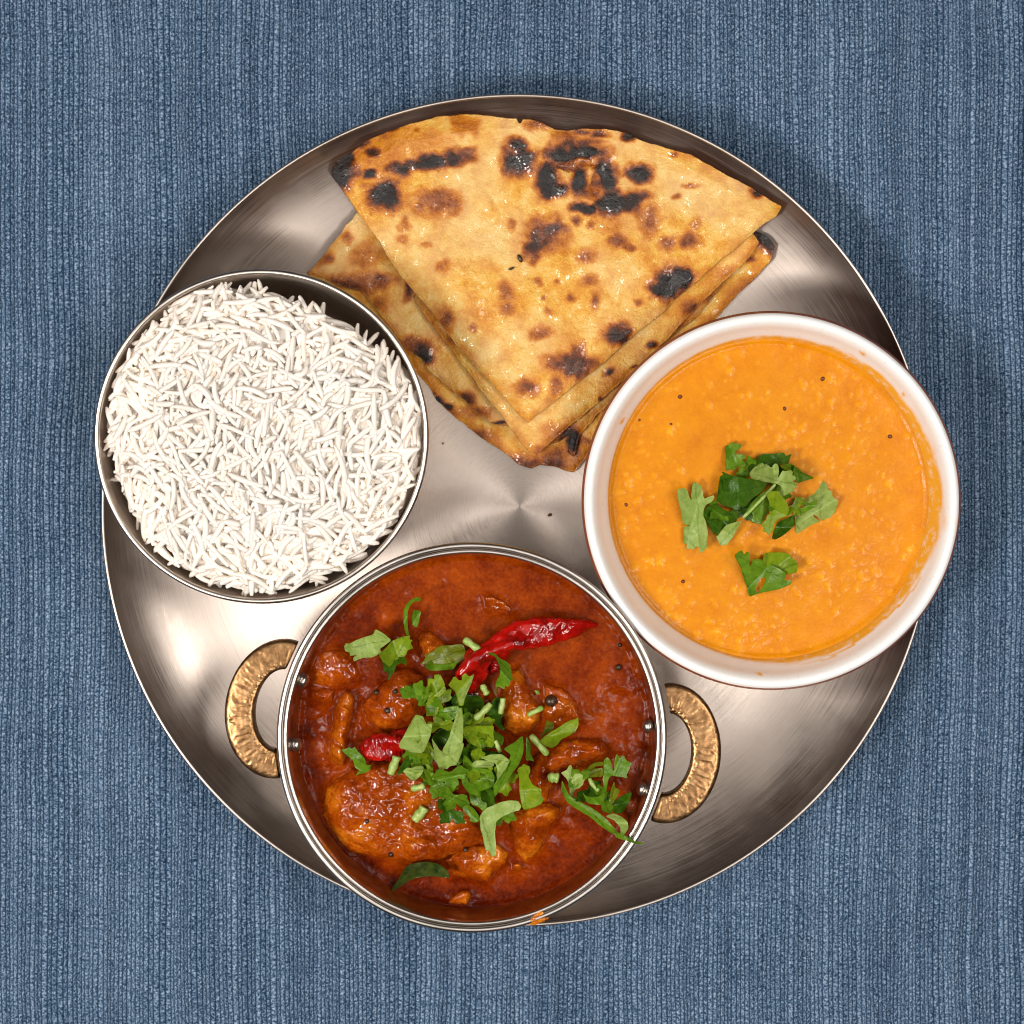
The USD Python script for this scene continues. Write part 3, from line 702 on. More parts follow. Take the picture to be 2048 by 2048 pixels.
def handle(ang):
    """Flat curved brass lug with tooled scales on its upper face."""
    n, k = 240, 56
    u = np.linspace(math.radians(-9), math.radians(189), n)
    base, ta, rb, w, hgt = KR + .0004, .0207, .0148, .0056, .0034
    cxy = np.stack([base + rb * np.sin(u) * np.where(np.sin(u) > 0, 1, .7), ta * np.cos(u)], 1)
    tan = np.gradient(cxy, axis=0); tan /= np.linalg.norm(tan, axis=1, keepdims=True)
    nor = np.stack([tan[:, 1], -tan[:, 0]], 1)
    s = np.r_[0, np.cumsum(np.linalg.norm(np.diff(cxy, axis=0), axis=1))]
    a = np.arange(k) * 2 * np.pi / k
    sq = lambda x, e: np.sign(x) * np.abs(x) ** e
    A, B = sq(np.cos(a), .45), sq(np.sin(a), .38)
    pos = A[None] * w * np.ones((n, 1))
    zz = B[None] * hgt * np.ones((n, 1))
    topf = sstep(.80, .97, B)[None] * sstep(.80, .66, np.abs(A - .08))[None]
    S_, T_ = s[:, None] / .0031 + .34 * np.sin(pos / w * 5.0 + 2.0 * noise(np.stack([s[:, None] * 300 + 0 * pos, 0 * pos, 0 * pos], -1))) + .5 * (pos > 0), pos / w
    rows = np.floor((T_ + 1) * 1.5)
    lt = ((T_ + 1) * 1.5 - rows) * 2 - 1
    ls = (s[:, None] / .0030 + .5 * rows + .5 * (1 - lt ** 2) + .25 * noise(np.stack([s[:, None] * 400 + rows, rows, 0 * pos], -1))) % 1.0
    dent = np.exp(-((ls - .5) / .10) ** 2) * sstep(1.0, .7, np.abs(lt)) * topf
    S_ = s[:, None] / .003 + 0 * pos
    zz = zz - .00004 * dent + .00012 * (2 * noise(np.stack([S_ * 3, T_ * 6, 0 * S_], -1)) - 1) * topf
    R_ = cxy[:, None, 0] + nor[:, None, 0] * pos
    Tn = cxy[:, None, 1] + nor[:, None, 1] * pos
    c_, s_ = math.cos(ang), math.sin(ang)
    z0 = KZ - .0085 + .0012 * np.sin(u)[:, None]
    v = np.stack([kc[0] + R_ * c_ - Tn * s_, kc[1] + R_ * s_ + Tn * c_, z0 + zz], -1).reshape(-1, 3)
    i, j = np.meshgrid(np.arange(n - 1), np.arange(k), indexing="ij")
    q = np.stack([i * k + j, i * k + (j + 1) % k, (i + 1) * k + (j + 1) % k, (i + 1) * k + j], -1).reshape(-1, 4)
    f = np.vstack([q[:, [0, 1, 2]], q[:, [0, 2, 3]]])
    if trimesh.Trimesh(v, f, process=False).volume < 0:
        f = f[:, ::-1]
    tag(obj("handle", (v, f), BRASS, pan, pv={"dent": dent.ravel()})[0], None)


handle(math.radians(172.5)); handle(math.radians(-5.6))
for (x, y) in ((607.5, 1361), (593.5, 1488), (1295, 1451.5), (1284.5, 1577)):
    w = W(x, y, KG + .0070)
    d = kc - w[:2]; d /= np.linalg.norm(d)
    s = trimesh.creation.icosphere(3, 1.0)
    v = np.array(s.vertices) * [.0020, .0026, .0028]
    v = np.stack([v[:, 0] * d[0] - v[:, 1] * d[1], v[:, 0] * d[1] + v[:, 1] * d[0], v[:, 2]], 1)
    obj("rivet", (v * 1.08 + w, s.faces), RIM_PAN, pan)

CURRY_N = lambda rough, bump, ramp, sc=420.0, spec=.5, dist=.0012: ({
    "g": ("geometry", {}), "n1": ("noise_texture", {"scale": 90.0, "detail": 5.0, "roughness": .6}), "n2": ("noise_texture", {"scale": 750.0, "detail": 4.0, "roughness": .7}),
    "n3": ("noise_texture", {"scale": sc, "detail": 1.2, "roughness": .5, "distortion": .6}), "a": ("attribute", {"attribute": "tone"}),
    "m1": ("map_range", {"from_min": .28, "from_max": .72, "to_min": .12, "to_max": .66}), "m2": ("map_range", {"from_min": .3, "from_max": .7, "to_min": -.16, "to_max": .16}),
    "a1": ("math", {"math_type": "add"}), "a2": ("math", {"math_type": "add", "use_clamp": True}), "r": ("rgb_ramp", {"ramp": ramp}),
    "rr": ("map_range", {"from_min": .35, "from_max": .65, "to_min": rough * .75, "to_max": rough * 1.35}),
    "b": ("bump", {"strength": bump, "distance": dist}), "hb": ("math", {"math_type": "multiply_add", "value2": .05}),
    "p": ("principled_bsdf", {"roughness": rough, "specular_ior_level": spec, "subsurface_weight": .1, "subsurface_scale": .0015, "subsurface_radius": (1, .3, .02)}),
}, [("g.position", "n1.vector"), ("g.position", "n2.vector"), ("g.position", "n3.vector"), ("n1.fac", "m1.value"), ("n2.fac", "m2.value"), ("m1.result", "a1.value1"), ("m2.result", "a1.value2"),
    ("a1.value", "a2.value1"), ("a.fac", "a2.value2"), ("a2.value", "r.fac"), ("r.color", "p.base_color"), ("n2.fac", "rr.value"), ("rr.result", "p.roughness"),
    ("n2.fac", "hb.value1"), ("n3.fac", "hb.value3"), ("hb.value", "b.height"), ("b.normal", "p.normal")])
GR = [(0, (.065, .0045, .0002)), (.35, (.170, .0185, .0005)), (.7, (.30, .046, .0013)), (1, (.43, .100, .005))]
CR = [(0, (.13, .012, .0004)), (.4, (.31, .048, .0015)), (.75, (.55, .150, .006)), (1, (.74, .32, .03))]
a_, b_ = CURRY_N(.20, .30, GR, 230.0, spec=.06, dist=.0011); GRAVY = mat("red_gravy", a_, b_, surface="p.BSDF")
a_, b_ = CURRY_N(.075, .55, CR, 240.0, spec=.40, dist=.0017); CHICK = mat("sauced_chicken", a_, b_, surface="p.BSDF")
PIECES = [  # outline, base lift, height, tone, label
    ("kad", [(505, 590), (528, 600), (540, 625), (532, 700), (514, 770), (512, 820), (498, 872), (470, 880), (446, 850), (440, 800), (448, 740), (456, 670), (478, 615)], .0092, .22, "narrow upright orange strip of chicken near the left wall of the pan"),
    ("kad", [(565, 655), (590, 610), (640, 560), (690, 515), (750, 510), (800, 540), (830, 600), (820, 680), (760, 740), (690, 760), (620, 745), (580, 710)], .0100, .02, "chunk of chicken left of the herb pile above the short chilli"),
    ("kad", [(415, 1010), (430, 955), (470, 920), (540, 880), (600, 850), (680, 860), (760, 880), (840, 920), (900, 980), (970, 1020), (1030, 1090), (1020, 1160), (930, 1200), (860, 1230), (760, 1250), (660, 1225), (560, 1215), (490, 1195), (440, 1150), (398, 1115), (412, 1065)], .0110, .10,
     "largest glossy sauce-coated chicken piece at the lower left of the pan"),
    ("kad", [(1075, 640), (1085, 560), (1120, 520), (1150, 510), (1175, 560), (1195, 610), (1230, 650), (1225, 710), (1195, 755), (1130, 770), (1085, 740)], .0115, .28, "orange chicken chunk just right of the herb pile"),
    ("kad", [(1085, 1080), (1130, 1040), (1190, 1020), (1260, 1010), (1310, 1030), (1290, 1075), (1250, 1120), (1235, 1170), (1205, 1215), (1165, 1228), (1135, 1195), (1115, 1140)], .0095, .20, "three-cornered chicken piece pointing down in the lower right of the pan"),
    ("kad", [(865, 1225), (920, 1190), (1000, 1168), (1070, 1165), (1110, 1195), (1105, 1240), (1060, 1270), (1030, 1308), (960, 1300), (900, 1285)], .0085, .20, "chicken piece at the bottom of the pan right of the curry leaf"),
    ("kad", [(880, 1395), (895, 1360), (935, 1338), (965, 1338), (976, 1360), (955, 1395), (932, 1438), (912, 1436), (900, 1412)], .0060, .26, "small teardrop scrap of chicken against the bottom wall of the pan"),
    ("kad", [(1185, 860), (1230, 820), (1300, 785), (1380, 770), (1450, 775), (1485, 815), (1470, 860), (1400, 880), (1310, 900), (1270, 950), (1255, 1010), (1190, 1010), (1150, 940)], .0100, .10, "long curved chicken piece to the right of the herb pile"),
    ("kad", [(765, 400), (785, 375), (820, 372), (850, 390), (880, 430), (930, 440), (920, 480), (860, 490), (790, 475)], .0078, .16, "small chicken bit at the top of the herbs under the olive leaf"),
    ("kad", [(380, 600), (420, 580), (470, 590), (460, 640), (420, 660), (385, 640)], .0050, .02, "low lump of chicken under the sauce by the left rivets"),
    ("kad", [(1015, 245), (1050, 240), (1100, 265), (1130, 295), (1110, 310), (1060, 300), (1020, 285)], .0035, .06, "sunken lump just breaking the smooth sauce near the top of the pan"),
    ("kad", [(350, 520), (395, 455), (470, 432), (540, 465), (562, 530), (525, 585), (445, 592), (375, 575)], .0046, .08, "half buried lump of chicken under the sauce at the upper left of the pan"),
    ("kad", [(1238, 565), (1300, 580), (1360, 630), (1375, 700), (1330, 745), (1260, 735), (1225, 690), (1240, 640)], .0050, .10, "half buried lump of chicken beside the dark peppercorn"),
    ("kad", [(870, 560), (960, 545), (1040, 570), (1075, 680), (1090, 780), (1040, 880), (930, 900), (860, 850), (835, 740), (845, 640)], .0070, -.05, "chicken lump mostly hidden beneath the herb pile"),
    ("kad", [(1120, 1240), (1150, 1232), (1168, 1250), (1150, 1268), (1120, 1265)], .0045, .16, "tiny scrap of chicken below the three-cornered piece"),
]
def ragged(poly, k):
    c = np.array(poly.segmentize(4).exterior.coords)[:-1]
    cen = c.mean(0)
    d = (c - cen) / np.linalg.norm(c - cen, axis=1, keepdims=True)
    a = min(7, math.sqrt(poly.area) * .05)
    q = Polygon(c + d * a * (n2(c, 24, k, 2) + .5 * n2(c, 9, k + 3, 2))[:, None]).buffer(0)
    return q if q.geom_type == "Polygon" else max(q.geoms, key=lambda g: g.area)


polys = [ragged(Polygon(P(c, o)).buffer(4).buffer(-4), k) for k, (c, o, *_) in enumerate(PIECES)]
kpx = np.array([NX + (kc[0] - CX) * FPX / (D - KG), NY - (kc[1] - CY) * FPX / (D - KG)])
polys = [q.intersection(Point(*kpx).buffer((KI - .0006) * FPX / (D - KG), 64)) for q in polys]
polys = [q if q.geom_type == "Polygon" else max(q.geoms, key=lambda g: g.area) for q in polys]
# sauce surface: low swells, a meniscus at the wall and around each piece
p, t, r = disk(KI + .0006, .00062, kc)
wx, wy = p[:, 0] + kc[0], p[:, 1] + kc[1]
px = NX + (wx - CX) * FPX / (D - KG); py = NY - (wy - CY) * FPX / (D - KG)
pp = np.stack([px, py], 1)
rel = np.clip(1.4 * np.exp(-((px - 720) / 190) ** 2 - ((py - 1400) / 170) ** 2) + .9 * np.exp(-((px - 1230) / 90) ** 2 - ((py - 1420) / 150) ** 2), 0, 1)
z = KG + .0009 * n2(pp, 120, 1) + (.0004 + .0005 * rel) * n2(pp, 45, 2) + (.0001 + .00030 * rel) * n2(pp, 14, 3) + .0009 * sstep(KI - .0025, KI, r)
z += .0022 * np.exp(-(((px - 1190) / 90) ** 2 + ((py - 1360) / 130) ** 2)) + .0020 * np.exp(-(((px - 900) / 200) ** 2 + ((py - 1420) / 150) ** 2)) + .0016 * np.exp(-(((px - 690) / 70) ** 2 + ((py - 1330) / 60) ** 2))
z -= .0012 * np.exp(-(((px - 640) / 60) ** 2 + ((py - 1520) / 120) ** 2)) + .0008 * np.exp(-(((px - 1050) / 220) ** 2 + ((py - 1740) / 60) ** 2))
near = np.full(len(p), 1e9)
for po_ in polys:
    near = np.minimum(near, shapely.distance(shapely.points(pp), po_))
z += .0011 * np.exp(-near / 9)
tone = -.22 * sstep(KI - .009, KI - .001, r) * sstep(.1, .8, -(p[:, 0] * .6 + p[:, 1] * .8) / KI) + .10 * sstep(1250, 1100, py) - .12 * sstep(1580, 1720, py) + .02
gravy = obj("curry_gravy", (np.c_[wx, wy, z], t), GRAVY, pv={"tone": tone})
tag(gravy[0], "dark red curry gravy filling the steel pan up to the rivets", "curry sauce")
gz = cKDTree(pp)
gravy_z = z
height_at = []                                               # (polygon, tree, heights) of pieces, to rest things on


def lumpy(pts_crop, hgt, tone_, label, k):
    crop, o = pts_crop
    p, t, dist, loops = fill(polys[k], 2.6)
    b = gravy_z[gz.query(p)[1]]
    R_ = max(dist.max(), 1)
    w = min(R_, 46)
    prof = np.sqrt(np.clip(1 - (1 - np.clip(dist / w, 0, 1)) ** 2, 0, 1))
    fib = n2(np.stack([p[:, 0] * .55 + p[:, 1] * .3, p[:, 1] * 1.2 - p[:, 0] * .6], 1), 26, k + 60, 3)
    z = b - .0012 + hgt * prof * (.74 + .42 * n2(p, 62, k + 40) - .16 * np.abs(n2(p, 30, k + 45, 2))) + prof * (.0014 * fib + .0007 * n2(p, 11, k + 80, 3))
    tn = tone_ - .19 + .38 * np.clip(n2(p, 34, k + 90, 3), 0, 1) * prof + .20 * sstep(.2, .7, fib) * sstep(30, 8, dist)
    tn = tn + .16 * fib * prof
    if k == 2:
        tn = tn + .24 * np.exp(-((p[:, 0] - 692) / 62) ** 2 - ((p[:, 1] - 1672) / 30) ** 2) + .16 * np.exp(-((p[:, 0] - 665) / 26) ** 2 - ((p[:, 1] - 1590) / 50) ** 2)
    height_at.append((polys[k], cKDTree(p), z))
    v, f = slab(p, t, loops, z, b - .0016)
    o = obj("chicken_piece", (v, f), CHICK, pv={"tone": np.r_[tn, tn]})
    tag(o[0], label, "chicken", "chicken pieces in the curry")


for k, (crop, o, hgt, tn, lab) in enumerate(PIECES):
    lumpy((crop, o), hgt, tn, lab, k)


def top_z(x, y):
    q = Point(x, y)
    z = gravy_z[gz.query((x, y))[1]]
    for po_, tr, zz in height_at:
        if po_.contains(q):
            z = max(z, zz[tr.query((x, y))[1]])
    return z


smear = trimesh.creation.icosphere(4, 1.0)
v = np.array(smear.vertices)
w = W(1075, 1838, KZ)
d = w[:2] - kc; d /= np.linalg.norm(d)
v = v * (1 + .75 * (2 * fbm(v * 2.4, 4, 3)[:, None] - 1)) * [.0036, .0018, .0009]
v = np.stack([-v[:, 0] * d[1] + v[:, 1] * d[0], v[:, 0] * d[0] + v[:, 1] * d[1], v[:, 2]], 1) + [w[0], w[1], KZ - .0009]
o = obj("sauce_smear", (v, smear.faces), CHICK, pv={"tone": .15 + .3 * noise(np.asarray(v) * 700)})
tag(o[0], "orange dab of sauce dried on the bottom rim of the pan", "sauce smear")

# ---------------------------------------------------------------- chillies, seeds, curry leaf
CHILLI = mat("dried_red_chilli", {
    "g": ("geometry", {}), "n": ("noise_texture", {"scale": 140.0, "detail": 4.0, "roughness": .6}), "r": ("rgb_ramp", {"ramp": [(.30, (.10, .002, .001)), (.5, (.30, .003, .0015)), (.72, (.52, .008, .003))]}),
    "n2": ("noise_texture", {"scale": 480.0, "detail": 3.0}), "b": ("bump", {"strength": .25, "distance": .001}),
    "p": ("principled_bsdf", {"roughness": .16, "specular_ior_level": .35, "coat_weight": .3, "coat_roughness": .05})},
    [("g.position", "n.vector"), ("n.fac", "r.fac"), ("r.color", "p.base_color"), ("g.position", "n2.vector"), ("n2.fac", "b.height"), ("b.normal", "p.normal")], surface="p.BSDF")


def chilli(pts, crop, z, rad, label, sd):
    pts = P(crop, pts)
    zs = np.asarray(z)
    c = curve(np.c_[W(pts[:, 0], pts[:, 1], zs), np.asarray(rad)], 130)
    v, f = tube(c[:, :3], c[:, 3], 36)
    v = v.copy()
    cen = np.repeat(c[:, :3], 36, 0)
    rel = v[:-2] - cen
    ang = np.tile(np.arange(36) * 2 * np.pi / 36, 130)
    s = np.repeat(np.linspace(0, 1, 130), 36)
    wr = .20 * np.sin(ang * 3 + s * 9 + sd) * (.4 + noise(np.stack([s * 7, ang * 0, 0 * s], -1), sd)) + .26 * (2 * fbm(np.stack([np.cos(ang) * 1.6, np.sin(ang) * 1.6, s * 16], -1), 3, sd) - 1)
    v[:-2] = cen + rel * (1 + wr)[:, None] * np.array([1, 1, .8])
    o = obj("dried_chilli", (v, f), CHILLI)
    tag(o[0], label, "chilli", "dried chillies in the curry")


G = KG
chilli([(1438, 352), (1405, 352), (1340, 362), (1260, 372), (1190, 388), (1120, 408), (1060, 440), (1020, 462), (985, 490), (965, 530), (945, 580)], "kad", [G + .0015, G + .003, G + .0055, G + .0075, G + .0092, G + .0105, G + .0118, G + .0124, G + .0118, G + .010, G + .007],
       [.0006, .0016, .0038, .0050, .0052, .0046, .0036, .0038, .0050, .0052, .0040], "long bright red dried chilli lying across the upper right of the curry", 3)
chilli([(552, 848), (575, 832), (610, 815), (650, 802), (700, 792), (760, 782)], "kad", [G + .0045, G + .007, G + .0085, G + .0092, G + .0095, G + .009], [.0010, .0032, .0046, .0048, .0046, .0040], "short red dried chilli stub poking out left of the herb pile", 8)
chilli([(1100, 425), (1085, 450), (1065, 480), (1050, 520)], "kad", [G + .009, G + .010, G + .009, G + .006], [.0020, .0030, .0030, .0020], "dark curled piece of chilli below the long red chilli", 14)
for k, (c, x, y, s, lab) in enumerate([("k1", 555, 1165, .0012, "black mustard seed on the chicken chunk left of the herbs"), ("k1", 630, 980, .0010, "black mustard seed at the top of the chunk left of the herbs"), ("k1", 450, 990, .0010, "black mustard seed left of the chunk beside the herbs"),
                                   ("k2", 880, 975, .0024, "large dark peppercorn sunk in gravy right of the orange chunk"), ("k2", 1530, 650, .0013, "black seed in the gravy near the right wall of the pan"), ("k2", 1545, 435, .0008, "small black seed near the tip of the long chilli"),
                                   ("k3", 645, 785, .0009, "small black seed on the left of the largest chicken piece"), ("k3", 1600, 1060, .0010, "black seed at the right end of the largest chicken piece"), ("k3", 880, 1105, .0011, "black seed at the lower edge of the largest chicken piece")]):
    q = P(c, [(x, y)])[0]
    seed("mustard_seed", lab, "seed", q[0], q[1], top_z(*q) + s * .35, s, s * .95, k, "seeds in the curry")


def leaf_material(name, dark, light, rough=.38, transl=.22):
    return mat(name, {
        "a": ("attribute", {"attribute": "vein"}), "g": ("geometry", {}), "n": ("noise_texture", {"scale": 330.0, "detail": 4.0, "roughness": .6}), "n1": ("noise_texture", {"scale": 1100.0, "detail": 2.0}),
        "mm": ("map_range", {"from_min": .3, "from_max": .7, "to_min": 0., "to_max": 1., "clamp": True}), "mx": ("mix_color", {"blend_type": "mix", "a": dark, "b": light}),
        "vf": ("math", {"math_type": "multiply", "value2": .85}), "vx": ("mix_color", {"blend_type": "multiply", "b": (.34, .44, .22)}),
        "h": ("math", {"math_type": "multiply_add", "value2": -.6}), "b": ("bump", {"strength": .30, "distance": .0005}),
        "p": ("principled_bsdf", {"roughness": rough, "specular_ior_level": .42}), "t": ("translucent_bsdf", {}), "m": ("mix_closure", {"fac": transl}),
    }, [("g.position", "n.vector"), ("g.position", "n1.vector"), ("n.fac", "mm.value"), ("mm.result", "mx.fac"), ("a.fac", "vf.value1"), ("vf.value", "vx.fac"), ("mx.result", "vx.a"), ("vx.result", "p.base_color"), ("vx.result", "t.color"),
        ("a.fac", "h.value1"), ("n1.fac", "h.value3"), ("h.value", "b.height"), ("b.normal", "p.normal"), ("p.BSDF", "m.closure1"), ("t.BSDF", "m.closure2")], surface="m.closure")


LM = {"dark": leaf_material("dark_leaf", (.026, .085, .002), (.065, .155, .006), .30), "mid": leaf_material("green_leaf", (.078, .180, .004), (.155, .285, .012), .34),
      "lime": leaf_material("lime_leaf", (.165, .265, .005), (.270, .370, .014), .34, .28), "pale": leaf_material("pale_leaf_underside", (.220, .330, .050), (.370, .470, .130), .44, .2),
      "olive": leaf_material("olive_leaf", (.110, .135, .003), (.170, .195, .007), .34)}
CLEAF = leaf_material("dark_curry_leaf", (.010, .028, .005), (.060, .075, .012), .18, .05)


def leaf(name, label, group, crop, pts, z0, tx=0., ty=0., curl=0., tone="mid", hole=None, cat="herb leaf", m=None, h=2.5, veins=9, bend=None, sd=None):
    """A cut leaf: outline, height of its middle above the table, slopes (rise to the right, rise upwards in the picture), cupping."""
    sd = sd or int(abs(pts[0][0] * 7 + pts[0][1] * 3 + len(pts))) % 900
    poly = Polygon(P(crop, pts), [P(crop, hole)] if hole else None).buffer(0)
    if poly.geom_type != "Polygon":
        poly = max(poly.geoms, key=lambda g: g.area)
    q = np.array(poly.exterior.coords)[:-1]
    for _ in range(1):
        nx_ = np.roll(q, -1, 0)
        q = np.stack([q * .85 + nx_ * .15, q * .15 + nx_ * .85], 1).reshape(-1, 2)
    q = np.array(Polygon(q).segmentize(2.5).exterior.coords)[:-1]
    q = q + np.stack([n2(q, 11, sd % 50 + 5, 2), n2(q, 11, sd % 50 + 8, 2)], 1) * 1.3
    poly = Polygon(q, poly.interiors).buffer(0)
    if poly.geom_type != "Polygon":
        poly = max(poly.geoms, key=lambda g: g.area)
    poly = poly.buffer(.5).buffer(-.5).simplify(.2)
    if poly.geom_type != "Polygon":
        poly = max(poly.geoms, key=lambda g: g.area)
    poly = Polygon(poly.exterior, poly.interiors)
    p, t, dist, loops = fill(poly, h)
    c = np.array(poly.centroid.coords[0])
    d = (p - c) / S0
    size = math.sqrt(poly.area) / S0
    R_ = np.linalg.norm(d, axis=1) / max(size, 1e-6)
    fa = (sd * 2.399) % np.pi
    fdir = np.array([math.cos(fa), math.sin(fa)])
    fold = (.34 + .42 * ((sd * .618) % 1)) * (1 if sd % 3 else -1)
    z = z0 + tx * d[:, 0] - ty * d[:, 1] + curl * size * (R_ ** 2 - .3) + .0014 * n2(p, 34, sd, 2) * min(1, size / .004) + .00020 * n2(p, 9, sd + 1) + fold * np.abs(d @ fdir)
    e = p[loops[0]]
    base = e[np.argmax(np.linalg.norm(e - c, axis=1) - .0 * R_[loops[0]])]
    far = e[np.argmax(np.linalg.norm(e - base, axis=1))]
    ax = math.atan2(*(far - base)[::-1])
    a = (np.arctan2(p[:, 1] - base[1], p[:, 0] - base[0]) - ax + np.pi) % (2 * np.pi) - np.pi
    a = a + .10 * n2(p, 30, sd + 2)
    dd = np.linalg.norm(p - base, axis=1)
    vein = np.exp(-(np.abs(np.sin(a * veins * .5)) * dd / 3.6) ** 2) * sstep(4, 16, dd)
    vein = np.maximum(vein, .5 * np.exp(-(np.abs(np.sin(a * veins * 1.0 + dd * .02)) * dd / 2.4) ** 2) * sstep(22, 50, dd))
    z = z - .00010 * vein
    v, f = slab(p, t, loops, z, z - .00022)
    o = obj(name, (v, f), m or LM[tone], pv={"vein": np.r_[vein, vein]})
    tag(o[0], label, cat, group)


STEM = mat("herb_stem", {"g": ("geometry", {}), "n": ("noise_texture", {"scale": 420.0, "detail": 3.0}), "r": ("rgb_ramp", {"ramp": [(.3, (.15, .28, .02)), (.7, (.42, .50, .16))]}),
                         "p": ("principled_bsdf", {"roughness": .34})}, [("g.position", "n.vector"), ("n.fac", "r.fac"), ("r.color", "p.base_color")], surface="p.BSDF")


def stem(label, group, crop, a, b, w, z, dz=0.0):
    q = P(crop, [a, b])
    r = w / CROPS[crop][2] / S0 / 2
    A, B = W(*q[0], z - dz), W(*q[1], z + dz)
    path = np.stack([A + (B - A) * s + np.array([.0004 * math.sin(s * 3 + a[0]), .0004 * math.sin(s * 2.4 + a[1]), .0003 * math.sin(s * 3)]) for s in np.linspace(0, 1, 14)])
    o = obj("herb_stem", tube(path, r * (np.r_[.80, np.full(12, 1), .80] + .10 * np.sin(np.arange(14) * .9 + a[0])), 14), STEM)
    tag(o[0], label, "herb stem", group)

def leaflet(c, size, ang, k=3):
    """Outline of a three lobed coriander leaflet with toothed ends."""
    t = np.linspace(-1, 1, 61)
    r = size * (.55 + .45 * np.abs(np.cos(t * k * .5 * np.pi))) * (1 + .09 * np.cos(t * 27))
    a = ang + t * 2.1
    return [tuple(c)] + [(c[0] + q * math.cos(b), c[1] + q * math.sin(b)) for q, b in zip(r, a)]


# ================================================================== HERBS ON THE SOUP
GS = "chopped coriander on the lentil soup"
s0 = DS + .0004
leaf("coriander_leaf", "dark green leaf floating apart at the top of the soup's herb pile", GS, "dal", [(640, 130), (680, 100), (735, 68), (747, 95), (800, 90), (822, 112), (805, 150), (770, 165), (745, 198), (800, 210), (850, 205), (872, 235), (850, 257), (815, 262), (865, 290), (872, 330), (840, 350), (800, 342), (755, 355), (745, 385), (700, 370), (655, 387), (645, 300), (655, 220)], s0 + .0018, .15, -.2, .10, "mid")
leaf("coriander_leaf", "dark folded leaf at the back of the soup's herb pile", GS, "dal", [(885, 335), (960, 290), (1020, 205), (1190, 200), (1280, 185), (1295, 228), (1357, 205), (1340, 250), (1325, 315), (1200, 320), (1120, 350), (950, 420), (900, 440)], s0 + .0026, .2, -.45, .2, "dark")
leaf("coriander_leaf", "pointed green blade on the right back of the soup's herb pile", GS, "dal", [(1220, 320), (1360, 308), (1420, 350), (1480, 405), (1615, 463), (1500, 488), (1420, 520), (1370, 440)], s0 + .0032, -.5, .3, .2, "mid")
leaf("coriander_leaf", "curled dark leaf at the lower left of the soup's herb pile", GS, "dal", [(410, 850), (440, 770), (500, 755), (560, 745), (610, 790), (680, 820), (760, 800), (800, 860), (760, 950), (690, 960), (640, 985), (590, 1040), (555, 1085), (500, 1030), (460, 960)], s0 + .0018, .1, .3, .35, "dark")
leaf("coriander_leaf", "pale veined leaf lying flat at the left of the soup's herb pile", GS, "dal", [(122, 610), (135, 580), (165, 575), (205, 565), (240, 600), (270, 690), (285, 695), (280, 640), (290, 540), (325, 497), (355, 520), (395, 545), (405, 620), (425, 690), (470, 660), (530, 645), (525, 690), (495, 730), (450, 745), (420, 790), (410, 860), (440, 930), (460, 1060), (450, 1140), (447, 1210), (415, 1240), (380, 1270), (362, 1215), (340, 1190), (297, 1240), (290, 1215), (260, 1225), (222, 1215), (240, 1170), (198, 1165), (205, 1100), (195, 985), (285, 975), (195, 960), (165, 780), (140, 680)], s0 + .0014, .02, .02, .05, "pale")
leaf("coriander_leaf", "broad dark green leaf left of centre in the soup's herb pile", GS, "dal", [(605, 388), (700, 430), (850, 462), (960, 475), (1060, 500), (1100, 520), (1050, 610), (1000, 640), (930, 690), (870, 760), (780, 800), (700, 780), (620, 755), (545, 705), (565, 640), (575, 540), (590, 440), (625, 430)], s0 + .0046, .35, .25, .25, "dark")
leaf("coriander_leaf", "pale torn blade at the bottom left of the soup's herb pile", GS, "dal", [(845, 870), (815, 925), (720, 945), (650, 975), (605, 1025), (570, 1080), (545, 1095), (600, 1187), (665, 1180), (720, 1110), (770, 1020), (805, 945)], s0 + .0042, .3, .25, -.15, "pale")
leaf("coriander_leaf", "wet dark leaf fragment under the right side of the soup's herbs", GS, "dal", [(1145, 1115), (1160, 1060), (1200, 950), (1300, 890), (1375, 850), (1395, 940), (1360, 1000), (1260, 1085), (1180, 1130)], s0 + .0016, .1, -.2, .3, "dark")
for k_, (x_, y_, sz_, an_, z_, tn_, lab_) in enumerate([
        (1470, 985, 34, -.9, .0022, "dark", "toothed dark leaflet under the middle of the soup's herb pile"), (1495, 1010, 36, 1.2, .0026, "dark", "toothed dark leaflet under the lower middle of the soup's herbs"),
        (1545, 985, 36, .2, .0030, "mid", "toothed leaflet beneath the narrow wavy leaf in the soup's herbs"), (1560, 955, 34, -.7, .0028, "dark", "toothed dark leaflet at the upper right of the soup's herb pile"),
        (1505, 945, 32, -1.8, .0036, "mid", "toothed leaflet at the top middle of the soup's herb pile"), (1440, 1020, 26, 2.4, .0030, "mid", "small toothed leaflet at the lower left of the soup's herb pile"),
        (1585, 1010, 26, .9, .0040, "lime", "small toothed leaflet against the large pale fan leaf")]):
    leaf("coriander_leaf", lab_, GS, "px", leaflet((x_, y_), sz_, an_), s0 + z_, .3 * math.sin(k_ * 2.3), .3 * math.cos(k_ * 1.9), .3, tn_)
leaf("coriander_leaf", "long central leaf with a stalk in the soup's herb pile", GS, "dal", [(1190, 525), (1080, 595), (960, 690), (890, 790), (800, 930), (830, 880), (930, 825), (945, 860), (925, 930), (1040, 965), (1070, 870), (1110, 830), (1130, 740), (1200, 690), (1240, 620), (1250, 560)], s0 + .0060, -.2, .35, .1, "mid")
